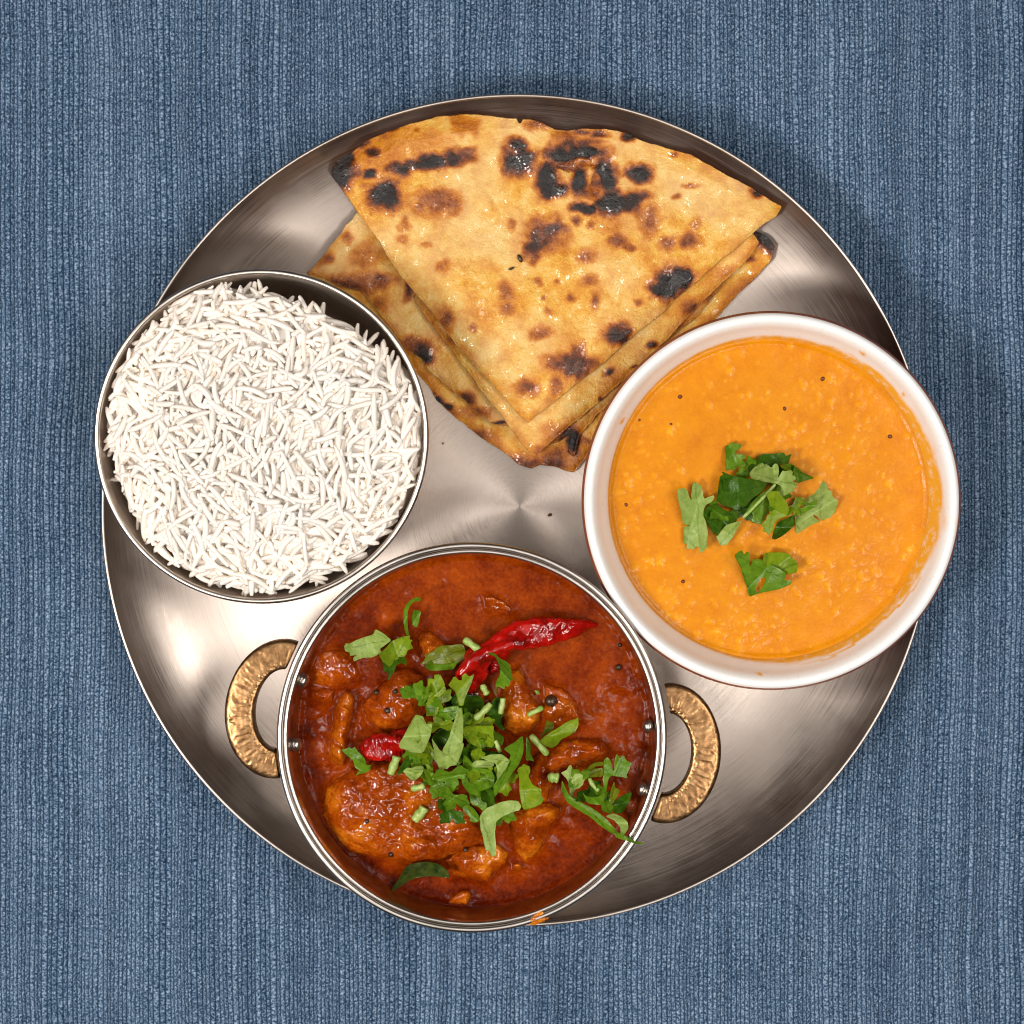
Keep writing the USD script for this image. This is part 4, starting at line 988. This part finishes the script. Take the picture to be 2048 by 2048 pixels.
leaf("coriander_leaf", "narrow light green wavy leaf hanging down in the soup's herb pile", GS, "dal", [(1090, 660), (1110, 615), (1160, 600), (1215, 600), (1240, 640), (1300, 700), (1335, 800), (1300, 870), (1240, 890), (1215, 900), (1170, 960), (1160, 1020), (1110, 1075), (1095, 1050), (1045, 1030), (1060, 1000), (1035, 960), (1085, 910), (1092, 860), (1130, 850), (1108, 800), (1130, 750)], s0 + .0070, .15, .3, -.1, "lime")
leaf("coriander_leaf", "largest pale fan leaf on the right of the soup's herb pile", GS, "dal", [(1358, 645), (1380, 600), (1430, 540), (1470, 500), (1482, 560), (1540, 520), (1600, 500), (1640, 480), (1690, 476), (1715, 510), (1752, 540), (1740, 590), (1792, 600), (1795, 640), (1820, 680), (1850, 690), (1857, 730), (1840, 770), (1818, 830), (1780, 870), (1748, 942), (1690, 925), (1630, 870), (1590, 850), (1600, 880), (1680, 940), (1740, 970), (1757, 1040), (1775, 1070), (1725, 1142), (1660, 1115), (1690, 1160), (1702, 1190), (1665, 1230), (1662, 1280), (1530, 1275), (1520, 1210), (1480, 1222), (1450, 1180), (1420, 1130), (1410, 1040), (1392, 900), (1375, 780)], s0 + .0032, .08, .12, .08, "pale")
leaf("coriander_leaf", "bright scalloped leaf lying on top of the soup's herb pile", GS, "dal", [(905, 415), (925, 385), (960, 345), (1010, 320), (1050, 300), (1062, 325), (1080, 310), (1100, 320), (1125, 350), (1145, 350), (1160, 320), (1190, 305), (1215, 325), (1225, 380), (1212, 455), (1222, 455), (1238, 420), (1260, 378), (1300, 390), (1345, 378), (1372, 395), (1365, 435), (1400, 440), (1408, 470), (1368, 500), (1410, 515), (1418, 550), (1380, 577), (1400, 600), (1330, 625), (1280, 650), (1245, 690), (1235, 640), (1255, 560), (1220, 530), (1150, 518), (1050, 500), (990, 480), (930, 470)], s0 + .0086, .05, -.15, .12, "pale")
leaf("coriander_leaf", "thin twisted green leaf strip lying on the large pale fan leaf", GS, "dal", [(1345, 640), (1420, 670), (1520, 720), (1560, 735), (1640, 690), (1620, 770), (1560, 790), (1500, 840), (1450, 830), (1410, 785), (1470, 790), (1530, 745), (1430, 690)], s0 + .0050, .1, .3, .1, "mid")
leaf("coriander_leaf", "grey green leaf floating alone below the soup's herb pile", GS, "dal", [(745, 1290), (790, 1250), (830, 1235), (842, 1290), (885, 1245), (907, 1270), (905, 1400), (920, 1410), (945, 1330), (1050, 1335), (1120, 1380), (1200, 1420), (1290, 1470), (1300, 1500), (1275, 1560), (1365, 1557), (1355, 1600), (1270, 1640), (1150, 1670), (1000, 1703), (905, 1738), (880, 1640), (840, 1520), (800, 1400)], s0 + .0012, .05, .1, .06, "mid", hole=[(1020, 1540), (1085, 1530), (1068, 1590), (1020, 1670), (978, 1698), (975, 1640)])
leaf("coriander_leaf", "frilly bright leaf overlapping the grey green one below the herb pile", GS, "dal", [(1045, 1335), (1072, 1272), (1110, 1256), (1160, 1262), (1230, 1258), (1320, 1270), (1362, 1310), (1432, 1385), (1418, 1480), (1350, 1492), (1300, 1500), (1175, 1528), (1165, 1490), (1110, 1520), (1060, 1530), (1100, 1440)], s0 + .0026, .1, .15, .3, "lime", veins=6)
stem("light green stalk running across the soup's herb pile", GS, "dal", (830, 900), (1190, 520), 34, s0 + .0072, .0010)

# ================================================================== HERBS ON THE CURRY
GC = "chopped coriander on the curry"
g0 = KG
C = lambda lab, crop, pts, z, tx=0., ty=0., cu=.1, tone="mid", **k: leaf("coriander_leaf", lab, GC, crop, pts, g0 + z, tx, ty, cu, tone, **k)
# apart, upper left
C("thin curled leaf standing up near the top left of the curry", "k1", [(880, 88), (840, 66), (790, 88), (740, 130), (713, 200), (708, 300), (718, 380), (738, 440), (765, 450), (752, 380), (745, 280), (755, 200), (785, 130), (822, 108), (872, 110)], .0085, .6, .2, .2, "mid")
C("small cut leaf beside the curled one near the top left", "k1", [(808, 186), (885, 207), (862, 290), (838, 368), (796, 350), (790, 265)], .0062, -.4, .1, .2, "mid")
C("shaded sprig tip hanging under the pale leaf at upper left", "k1", [(500, 690), (560, 700), (640, 650), (735, 650), (738, 740), (700, 700), (640, 720), (622, 790), (590, 830), (555, 876), (562, 800), (520, 780)], .0072, .2, .6, .2, "dark")
C("pale leaf with jagged tip furthest left in the curry's upper part", "k1", [(132, 558), (150, 512), (180, 522), (210, 505), (240, 490), (330, 455), (420, 430), (440, 376), (500, 410), (592, 482), (540, 530), (480, 568), (505, 600), (420, 650), (320, 657), (270, 672), (228, 692), (222, 655), (262, 622), (215, 635), (192, 640), (190, 600), (150, 597)], .0088, .05, .15, .08, "pale")
C("yellowish leaf overlapping the pale one at upper left", "k1", [(512, 590), (590, 495), (680, 460), (730, 445), (775, 438), (762, 475), (797, 480), (778, 510), (803, 560), (755, 580), (725, 640), (680, 650), (640, 682), (625, 660), (600, 720), (560, 740), (505, 690), (470, 630)], .0098, -.1, -.1, .1, "lime")
C("bright leaf under the olive one beside the red chilli", "k1", [(912, 740), (950, 690), (1010, 712), (1160, 710), (1235, 690), (1190, 772), (1040, 775), (962, 787)], .0085, .1, .5, .2, "mid")
C("flat olive green leaf left of the red chilli", "k1", [(880, 717), (900, 690), (925, 640), (905, 632), (1000, 590), (1060, 540), (1200, 528), (1282, 520), (1302, 570), (1318, 640), (1255, 702), (1180, 712), (1060, 717), (960, 720)], .0118, .0, -.1, .1, "olive")
stem("short green stem cut off beside the top of the red chilli", GC, "k1", (1300, 480), (1440, 575), 66, g0 + .0125)
C("serrated leaf hanging below the bend of the red chilli", "k1", [(1525, 622), (1545, 603), (1600, 613), (1640, 660), (1700, 690), (1748, 735), (1740, 760), (1757, 790), (1750, 820), (1772, 860), (1735, 885), (1738, 910), (1715, 942), (1690, 915), (1688, 962), (1640, 935), (1612, 930), (1605, 1010), (1585, 1000), (1600, 900), (1640, 825), (1640, 740), (1600, 642)], .0170, -.3, .2, .15, "mid")
C("tiny leaf scrap left of the top of the herb pile", "k1", [(770, 905), (830, 950), (882, 970), (800, 1000), (755, 1042), (728, 990)], .0118, .2, .0, .2, "mid")
# left of pile
C("small dark leaf in front of the short chilli stub", "k3", [(398, 95), (440, 85), (480, 68), (500, 90), (522, 62), (560, 110), (620, 170), (642, 240), (692, 240), (650, 295), (600, 303), (560, 290), (530, 270), (520, 205), (460, 150), (430, 130)], .0122, .25, .1, .15, "mid")
C("folded flap under the small dark leaf by the chilli stub", "k3", [(533, 350), (565, 305), (640, 270), (690, 240), (680, 290), (640, 312), (590, 327)], .0105, .1, .6, .1, "mid")
stem("upright stem chip between the chilli stub and the herb pile", GC, "k3", (925, 165), (885, 320), 76, g0 + .0150)
# underlayer of the pile
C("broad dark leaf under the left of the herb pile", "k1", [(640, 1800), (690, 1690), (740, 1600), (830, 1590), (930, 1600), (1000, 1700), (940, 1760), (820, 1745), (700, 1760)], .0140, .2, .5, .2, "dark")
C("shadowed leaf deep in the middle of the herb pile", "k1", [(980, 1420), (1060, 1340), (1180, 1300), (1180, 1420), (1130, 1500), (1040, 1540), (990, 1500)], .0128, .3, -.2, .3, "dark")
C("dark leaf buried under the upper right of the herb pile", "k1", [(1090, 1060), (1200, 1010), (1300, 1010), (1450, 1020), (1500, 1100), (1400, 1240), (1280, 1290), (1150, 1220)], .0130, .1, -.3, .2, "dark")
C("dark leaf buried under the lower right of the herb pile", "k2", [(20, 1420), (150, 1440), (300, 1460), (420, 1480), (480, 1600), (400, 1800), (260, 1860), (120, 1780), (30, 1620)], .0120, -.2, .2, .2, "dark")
C("dark green strip on the right edge of the herb pile", "k1", [(1500, 1180), (1560, 1140), (1575, 1045), (1640, 1035), (1685, 1060), (1683, 1200), (1645, 1240), (1660, 1300), (1697, 1340), (1660, 1357), (1600, 1300), (1540, 1250)], .0140, -.4, .1, .2, "dark")
stem("pale stem chip standing at the right edge of the herb pile", GC, "k1", (1660, 1050), (1655, 1195), 52, g0 + .0165)
stem("small green stem end at the top right of the herb pile", GC, "k1", (1480, 925), (1520, 1000), 56, g0 + .0160)
for k_, (x_, y_, sz_, an_, z_, tn_, lab_) in enumerate([
        (830, 1395, 34, -1.2, .0150, "mid", "toothed leaflet half hidden at the top of the herb pile"), (905, 1420, 36, .4, .0148, "dark", "toothed dark leaflet tucked beside the orange chunk"),
        (845, 1480, 36, 2.6, .0152, "dark", "toothed dark leaflet tucked behind the squarish pale leaf"), (930, 1500, 40, 1.0, .0150, "mid", "toothed leaflet under the rectangular bright leaf"),
        (880, 1560, 38, 1.9, .0150, "mid", "toothed leaflet under the triangular leaf"), (850, 1530, 32, 2.8, .0162, "lime", "small toothed leaflet low on the left of the herb pile"),
        (960, 1575, 40, -.6, .0155, "dark", "toothed dark leaflet under the spear shaped leaf"), (1000, 1620, 36, 2.0, .0150, "mid", "toothed leaflet under the bright ruffled leaf"),
        (905, 1620, 34, 2.3, .0150, "dark", "toothed dark leaflet at the lower left of the herb pile"), (960, 1450, 30, -.3, .0165, "lime", "small toothed leaflet at the upper right of the herb pile"),
        (880, 1455, 30, -1.7, .0178, "lime", "bright toothed leaflet in the gap above the tall folded blade"), (985, 1545, 32, .6, .0175, "mid", "toothed leaflet right of the long spear shaped leaf"),
        (880, 1408, 34, -2.4, .0186, "lime", "bright toothed leaflet in the upper middle of the herb pile"), (918, 1446, 36, -.4, .0184, "mid", "toothed leaflet filling the upper right of the herb pile"),
        (866, 1500, 34, 2.2, .0182, "lime", "toothed leaflet between the squarish and the folded leaves"), (900, 1545, 36, 1.4, .0184, "mid", "toothed leaflet filling the middle of the herb pile"),
        (948, 1530, 36, .2, .0180, "lime", "bright toothed leaflet above the broad blue green leaf"), (908, 1590, 34, 2.0, .0182, "mid", "toothed leaflet left of the broad blue green leaf"),
        (1002, 1558, 34, -.2, .0180, "lime", "bright toothed leaflet right of the spear shaped leaf"), (835, 1505, 30, 2.9, .0176, "mid", "toothed leaflet peeping out left of the herb pile"),
        (1175, 1580, 30, .9, .0120, "dark", "toothed dark leaflet low in the right hand sprig"), (1205, 1600, 30, -.4, .0138, "mid", "toothed leaflet deep in the right hand sprig"), (1160, 1560, 26, -2.2, .0140, "mid", "small toothed leaflet at the left of the right hand sprig")]):
    C(lab_, "px", leaflet((x_, y_), sz_, an_), z_, .3 * math.sin(k_ * 2.1), .3 * math.cos(k_ * 1.7), .3, tn_)
# upper pile
C("upright narrow leaf edge on the left of the herb pile", "k1", [(935, 918), (962, 950), (960, 1010), (922, 1080), (880, 1132), (843, 1105), (875, 1060), (910, 990)], .0160, .6, .2, .1, "mid")
C("notched leaf at the top left of the herb pile", "k1", [(943, 860), (975, 850), (1008, 868), (1005, 820), (1060, 813), (1088, 860), (1112, 930), (1085, 970), (1060, 1000), (1000, 1052), (930, 1112), (925, 1090), (960, 1010), (940, 940)], .0190, .2, .2, .15, "lime")
C("mid green fan on the left of the herb pile", "k1", [(922, 1150), (930, 1100), (945, 1075), (1000, 1040), (1060, 1048), (1082, 1100), (1100, 1150), (1060, 1185), (1000, 1190), (962, 1205)], .0170, .2, .3, .2, "mid")
C("large bright leaf left of centre in the herb pile", "k1", [(975, 1185), (1060, 1155), (1160, 1125), (1240, 1115), (1258, 1185), (1200, 1245), (1140, 1290), (1090, 1312), (1050, 1300), (1065, 1280), (1015, 1245), (1000, 1210)], .0182, .25, .25, .15, "mid")
C("lobed yellow green leaf at the very top of the herb pile", "k1", [(1175, 870), (1192, 842), (1215, 838), (1240, 872), (1278, 875), (1275, 830), (1310, 800), (1335, 832), (1352, 838), (1397, 803), (1372, 880), (1340, 960), (1300, 1050), (1285, 1120), (1245, 1120), (1235, 1070), (1210, 990), (1140, 920), (1155, 895)], .0215, .1, -.3, .15, "lime")
C("diagonal pale strip near the top of the herb pile", "k1", [(925, 1095), (970, 1040), (1060, 980), (1100, 925), (1130, 950), (1100, 1000), (1000, 1070), (940, 1130)], .0205, .1, .3, .1, "lime")
C("glossy folded leaf right of centre in the herb pile", "k1", [(1295, 1290), (1362, 1240), (1430, 1180), (1480, 1122), (1552, 1092), (1565, 1120), (1505, 1185), (1475, 1262), (1425, 1302), (1340, 1305)], .0200, -.35, .1, .25, "lime")
stem("tube shaped stem inside the upper right of the herb pile", GC, "k1", (1395, 1230), (1555, 1105), 58, g0 + .0212)
C("rectangular bright leaf on the right of the herb pile", "k1", [(1288, 1322), (1400, 1308), (1500, 1312), (1582, 1308), (1580, 1400), (1595, 1480), (1572, 1524), (1500, 1512), (1480, 1532), (1400, 1505), (1335, 1470), (1290, 1400)], .0188, -.1, .25, .15, "lime")
C("darker leaf tip below the rectangular bright leaf", "k1", [(1500, 1320), (1580, 1350), (1640, 1390), (1682, 1420), (1670, 1500), (1600, 1530), (1500, 1535), (1500, 1585), (1430, 1578), (1370, 1562), (1320, 1480), (1440, 1500)], .0160, -.3, .4, .15, "mid")
stem("thin stem lying over the right of the herb pile", GC, "k1", (1585, 1465), (1655, 1562), 40, g0 + .0205)
C("tall folded leaf blade in the middle of the herb pile", "k1", [(1232, 1150), (1268, 1138), (1285, 1240), (1292, 1360), (1282, 1480), (1232, 1550), (1150, 1602), (1078, 1562), (1120, 1480), (1150, 1420), (1182, 1320), (1212, 1220)], .0225, .45, .1, .1, "pale")
C("triangular leaf pointing down in the middle of the herb pile", "k1", [(978, 1425), (1030, 1505), (1080, 1562), (1150, 1575), (1210, 1530), (1285, 1470), (1290, 1500), (1262, 1600), (1218, 1692), (1160, 1700), (1130, 1735), (1100, 1722), (1100, 1758), (1080, 1740), (1058, 1757), (1040, 1680), (1015, 1600)], .0205, .1, .35, .1, "pale")
C("largest squarish pale leaf on the left of the herb pile", "k1", [(663, 1502), (700, 1430), (760, 1320), (802, 1240), (830, 1204), (900, 1220), (918, 1270), (930, 1295), (955, 1290), (988, 1288), (978, 1390), (932, 1500), (902, 1572), (820, 1578), (740, 1545), (680, 1530)], .0200, .08, .08, .06, "pale")
C("grey green cut leaf below the squarish pale one", "k1", [(700, 1750), (740, 1715), (790, 1722), (830, 1705), (900, 1698), (905, 1740), (880, 1790), (832, 1832), (785, 1842), (745, 1800)], .0165, .1, .3, .1, "pale")
C("curving bright strip under the squarish pale leaf", "k1", [(800, 1578), (932, 1575), (965, 1650), (1003, 1750), (1003, 1852), (960, 1770), (930, 1700), (895, 1650), (850, 1612)], .0175, -.3, .3, .1, "lime")
C("drooping serrated sprig below the centre of the herb pile", "k3", [(1190, 270), (1240, 290), (1300, 322), (1345, 318), (1355, 392), (1420, 425), (1462, 445), (1505, 490), (1440, 495), (1478, 592), (1420, 545), (1385, 505), (1330, 480), (1250, 445), (1215, 360)], .0150, .1, .4, .2, "mid")
stem("small stem chip at the lower left edge of the herb pile", GC, "k3", (1085, 468), (1195, 432), 60, g0 + .0142)
# lower pile
C("broad blue green leaf in the lower part of the herb pile", "k2", [(10, 1700), (25, 1600), (35, 1490), (70, 1520), (110, 1560), (150, 1620), (300, 1640), (335, 1700), (325, 1800), (200, 1850), (110, 1885), (60, 1840), (20, 1780)], .0180, .15, -.1, .12, "mid")
C("thin leaf tail running down from the broad blue green leaf", "k3", [(1615, 430), (1705, 430), (1785, 560), (1812, 640), (1765, 690), (1722, 645), (1650, 625)], .0150, .2, .3, .1, "mid")
C("light curled strip on the lower part of the herb pile", "k2", [(100, 1592), (150, 1548), (230, 1553), (320, 1558), (335, 1600), (285, 1622), (140, 1622)], .0215, .1, -.3, .1, "pale")
C("bright bent leaf in the lower middle of the herb pile", "k2", [(188, 1525), (300, 1493), (400, 1488), (485, 1550), (455, 1612), (422, 1660), (370, 1745), (355, 1700), (362, 1640), (340, 1572), (250, 1545)], .0228, .25, .1, .15, "pale")
C("long spear shaped leaf standing in the lower herb pile", "k2", [(420, 1440), (470, 1400), (525, 1378), (603, 1308), (618, 1400), (602, 1500), (562, 1600), (472, 1722), (402, 1822), (332, 1905), (318, 1800), (400, 1680), (470, 1570), (490, 1490)], .0235, .5, .2, .1, "mid")
C("bright ruffled leaf at the lower right of the herb pile", "k4", [(268, 372), (310, 350), (322, 325), (343, 335), (382, 352), (388, 400), (370, 450), (402, 522), (450, 552), (500, 572), (490, 620), (517, 672), (500, 712), (440, 742), (390, 760), (320, 774), (300, 700), (283, 600), (278, 480)], .0200, -.15, .15, .15, "lime", veins=12)
C("leaf bending down at the bottom of the herb pile like a boot", "k3", [(1738, 742), (1765, 690), (1802, 655), (1860, 635), (1930, 600), (2030, 585), (2110, 590), (2140, 640), (2120, 680), (2050, 700), (1955, 738), (1892, 785), (1884, 900), (1893, 1040), (1892, 1118), (1868, 1125), (1842, 1118), (1828, 1058), (1790, 1068), (1772, 960), (1742, 850)], .0165, .1, .1, .05, "pale")
C("small rounded leaf bit left of the boot shaped leaf", "k3", [(1562, 645), (1580, 620), (1612, 612), (1680, 660), (1722, 720), (1745, 772), (1702, 803), (1640, 785), (1645, 755), (1625, 730), (1588, 700)], .0150, .2, .2, .1, "mid")
# right of pile
C("olive tip behind the right hand blade", "k2", [(832, 1160), (870, 1175), (912, 1190), (902, 1252), (822, 1302), (765, 1345), (815, 1250)], .0135, -.2, -.2, .1, "olive")
C("pointed blade reaching right out of the herb pile", "k2", [(765, 1362), (820, 1315), (870, 1282), (980, 1208), (1080, 1158), (1122, 1150), (1142, 1123), (1148, 1180), (1122, 1262), (1070, 1302), (980, 1342), (942, 1402), (880, 1435), (815, 1402)], .0175, -.1, -.3, .15, "lime")
C("short cut strip hanging below the pointed right blade", "k2", [(640, 1312), (690, 1400), (685, 1480), (702, 1520), (718, 1563), (680, 1545), (632, 1545), (640, 1420)], .0170, .3, .2, .1, "mid")
stem("pale stem at the base of the pointed right blade", GC, "k2", (690, 1315), (835, 1485), 58, g0 + .0195)
stem("short pale stem lying on the orange chunk right of the herbs", GC, "k2", (665, 1112), (792, 1045), 48, top_z(1070, 1424) + .0016)
stem("stubby stem chip alone on the largest chicken piece", GC, "k3", (1195, 640), (1118, 785), 92, top_z(840, 1628) + .0020)
C("tiny green fleck in the gravy right of the orange chunk", "k2", [(715, 865), (745, 872), (775, 885), (752, 922), (730, 900)], .0042, .1, .1, .1, "mid")
stem("round green stem end left of the right hand sprig", GC, "k4", (575, 465), (660, 470), 92, g0 + .0120)
# right sprig against the wall
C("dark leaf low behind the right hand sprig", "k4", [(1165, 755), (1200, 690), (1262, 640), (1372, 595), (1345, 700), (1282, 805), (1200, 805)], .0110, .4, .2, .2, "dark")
C("pale lobed leaf at the left of the right hand sprig", "k4", [(680, 412), (740, 390), (765, 345), (785, 338), (822, 420), (870, 418), (932, 462), (905, 500), (900, 530), (860, 562), (825, 572), (800, 620), (845, 690), (780, 665), (768, 560), (738, 470)], .0145, .2, .2, .1, "pale")
C("long dark folded blade along the bottom of the right hand sprig", "k4", [(692, 478), (722, 540), (762, 630), (850, 688), (960, 738), (1050, 798), (1100, 838), (1160, 898), (1222, 968), (1202, 1012), (1130, 972), (1050, 912), (960, 832), (860, 782), (750, 702), (688, 600)], .0150, .2, .5, .1, "mid")
C("looped yellow green leaf in the right hand sprig", "k4", [(918, 392), (980, 330), (1050, 303), (1097, 308), (1092, 342), (1020, 350), (995, 372), (1092, 362), (1092, 452), (960, 458), (922, 422)], .0160, -.2, .2, .1, "olive")
stem("thin stem inside the right hand sprig", GC, "k4", (965, 462), (1045, 580), 40, g0 + .0160)
C("grey green fan leaf at the top of the right hand sprig", "k4", [(1098, 292), (1130, 263), (1162, 290), (1180, 370), (1192, 398), (1200, 398), (1202, 300), (1218, 240), (1232, 228), (1252, 280), (1270, 262), (1290, 238), (1322, 300), (1367, 318), (1342, 390), (1320, 430), (1332, 467), (1250, 452), (1165, 442), (1132, 520), (1122, 642), (1098, 600), (1092, 450), (1100, 380)], .0175, .1, -.1, .1, "mid")
C("bright leaf in the middle of the right hand sprig", "k4", [(888, 585), (910, 625), (940, 650), (1050, 638), (1112, 598), (1092, 722), (1000, 722), (930, 702)], .0165, .0, .4, .15, "mid")
C("upright narrow leaf on the right side of the right hand sprig", "k4", [(1148, 702), (1172, 560), (1200, 490), (1207, 560), (1255, 575), (1232, 642), (1182, 712)], .0175, .4, .1, .1, "olive")
C("pale curl near the tip of the right hand sprig", "k4", [(1108, 835), (1200, 803), (1272, 838), (1332, 890), (1338, 950), (1292, 1018), (1262, 1002), (1257, 932), (1200, 872)], .0170, -.2, .2, .25, "pale")
C("thin leaf tip crossing the pan rim at lower right", "k4", [(1188, 962), (1262, 1000), (1342, 1040), (1400, 1073), (1492, 1090), (1482, 1102), (1390, 1095), (1280, 1062), (1215, 1032)], .0172, .06, .05, .02, "mid")
leaf("curry_leaf", "glossy dark curry leaf floating at the bottom of the pan", None, "k3", [(880, 1452), (905, 1400), (935, 1370), (975, 1300), (1005, 1238), (1060, 1205), (1122, 1188), (1200, 1175), (1265, 1178), (1330, 1195), (1385, 1222), (1430, 1275), (1455, 1332), (1380, 1328), (1300, 1318), (1230, 1315), (1160, 1322), (1100, 1340), (1050, 1362), (990, 1400), (945, 1432), (910, 1450)], g0 + .0046, .05, .55, .15, cat="curry leaf", m=CLEAF)

# ================================================================== CRUMBS
seed("crumb", "tiny brown crumb on the bare steel right of the plate's centre", "crumb", 1100, 1030, TH + .0005, .0009, .0006, .5, None, SPICE)
seed("crumb", "tiny dark speck on the steel above the ceramic bowl", "crumb", 1556, 615, TH + .0004, .0005, .0005, .0, None, SPICE)
seed("crumb", "tiny dark speck on the steel below the flatbreads beside the rice bowl", "crumb", 886, 887, TH + .0004, .0004, .0004, .0, None, SPICE)
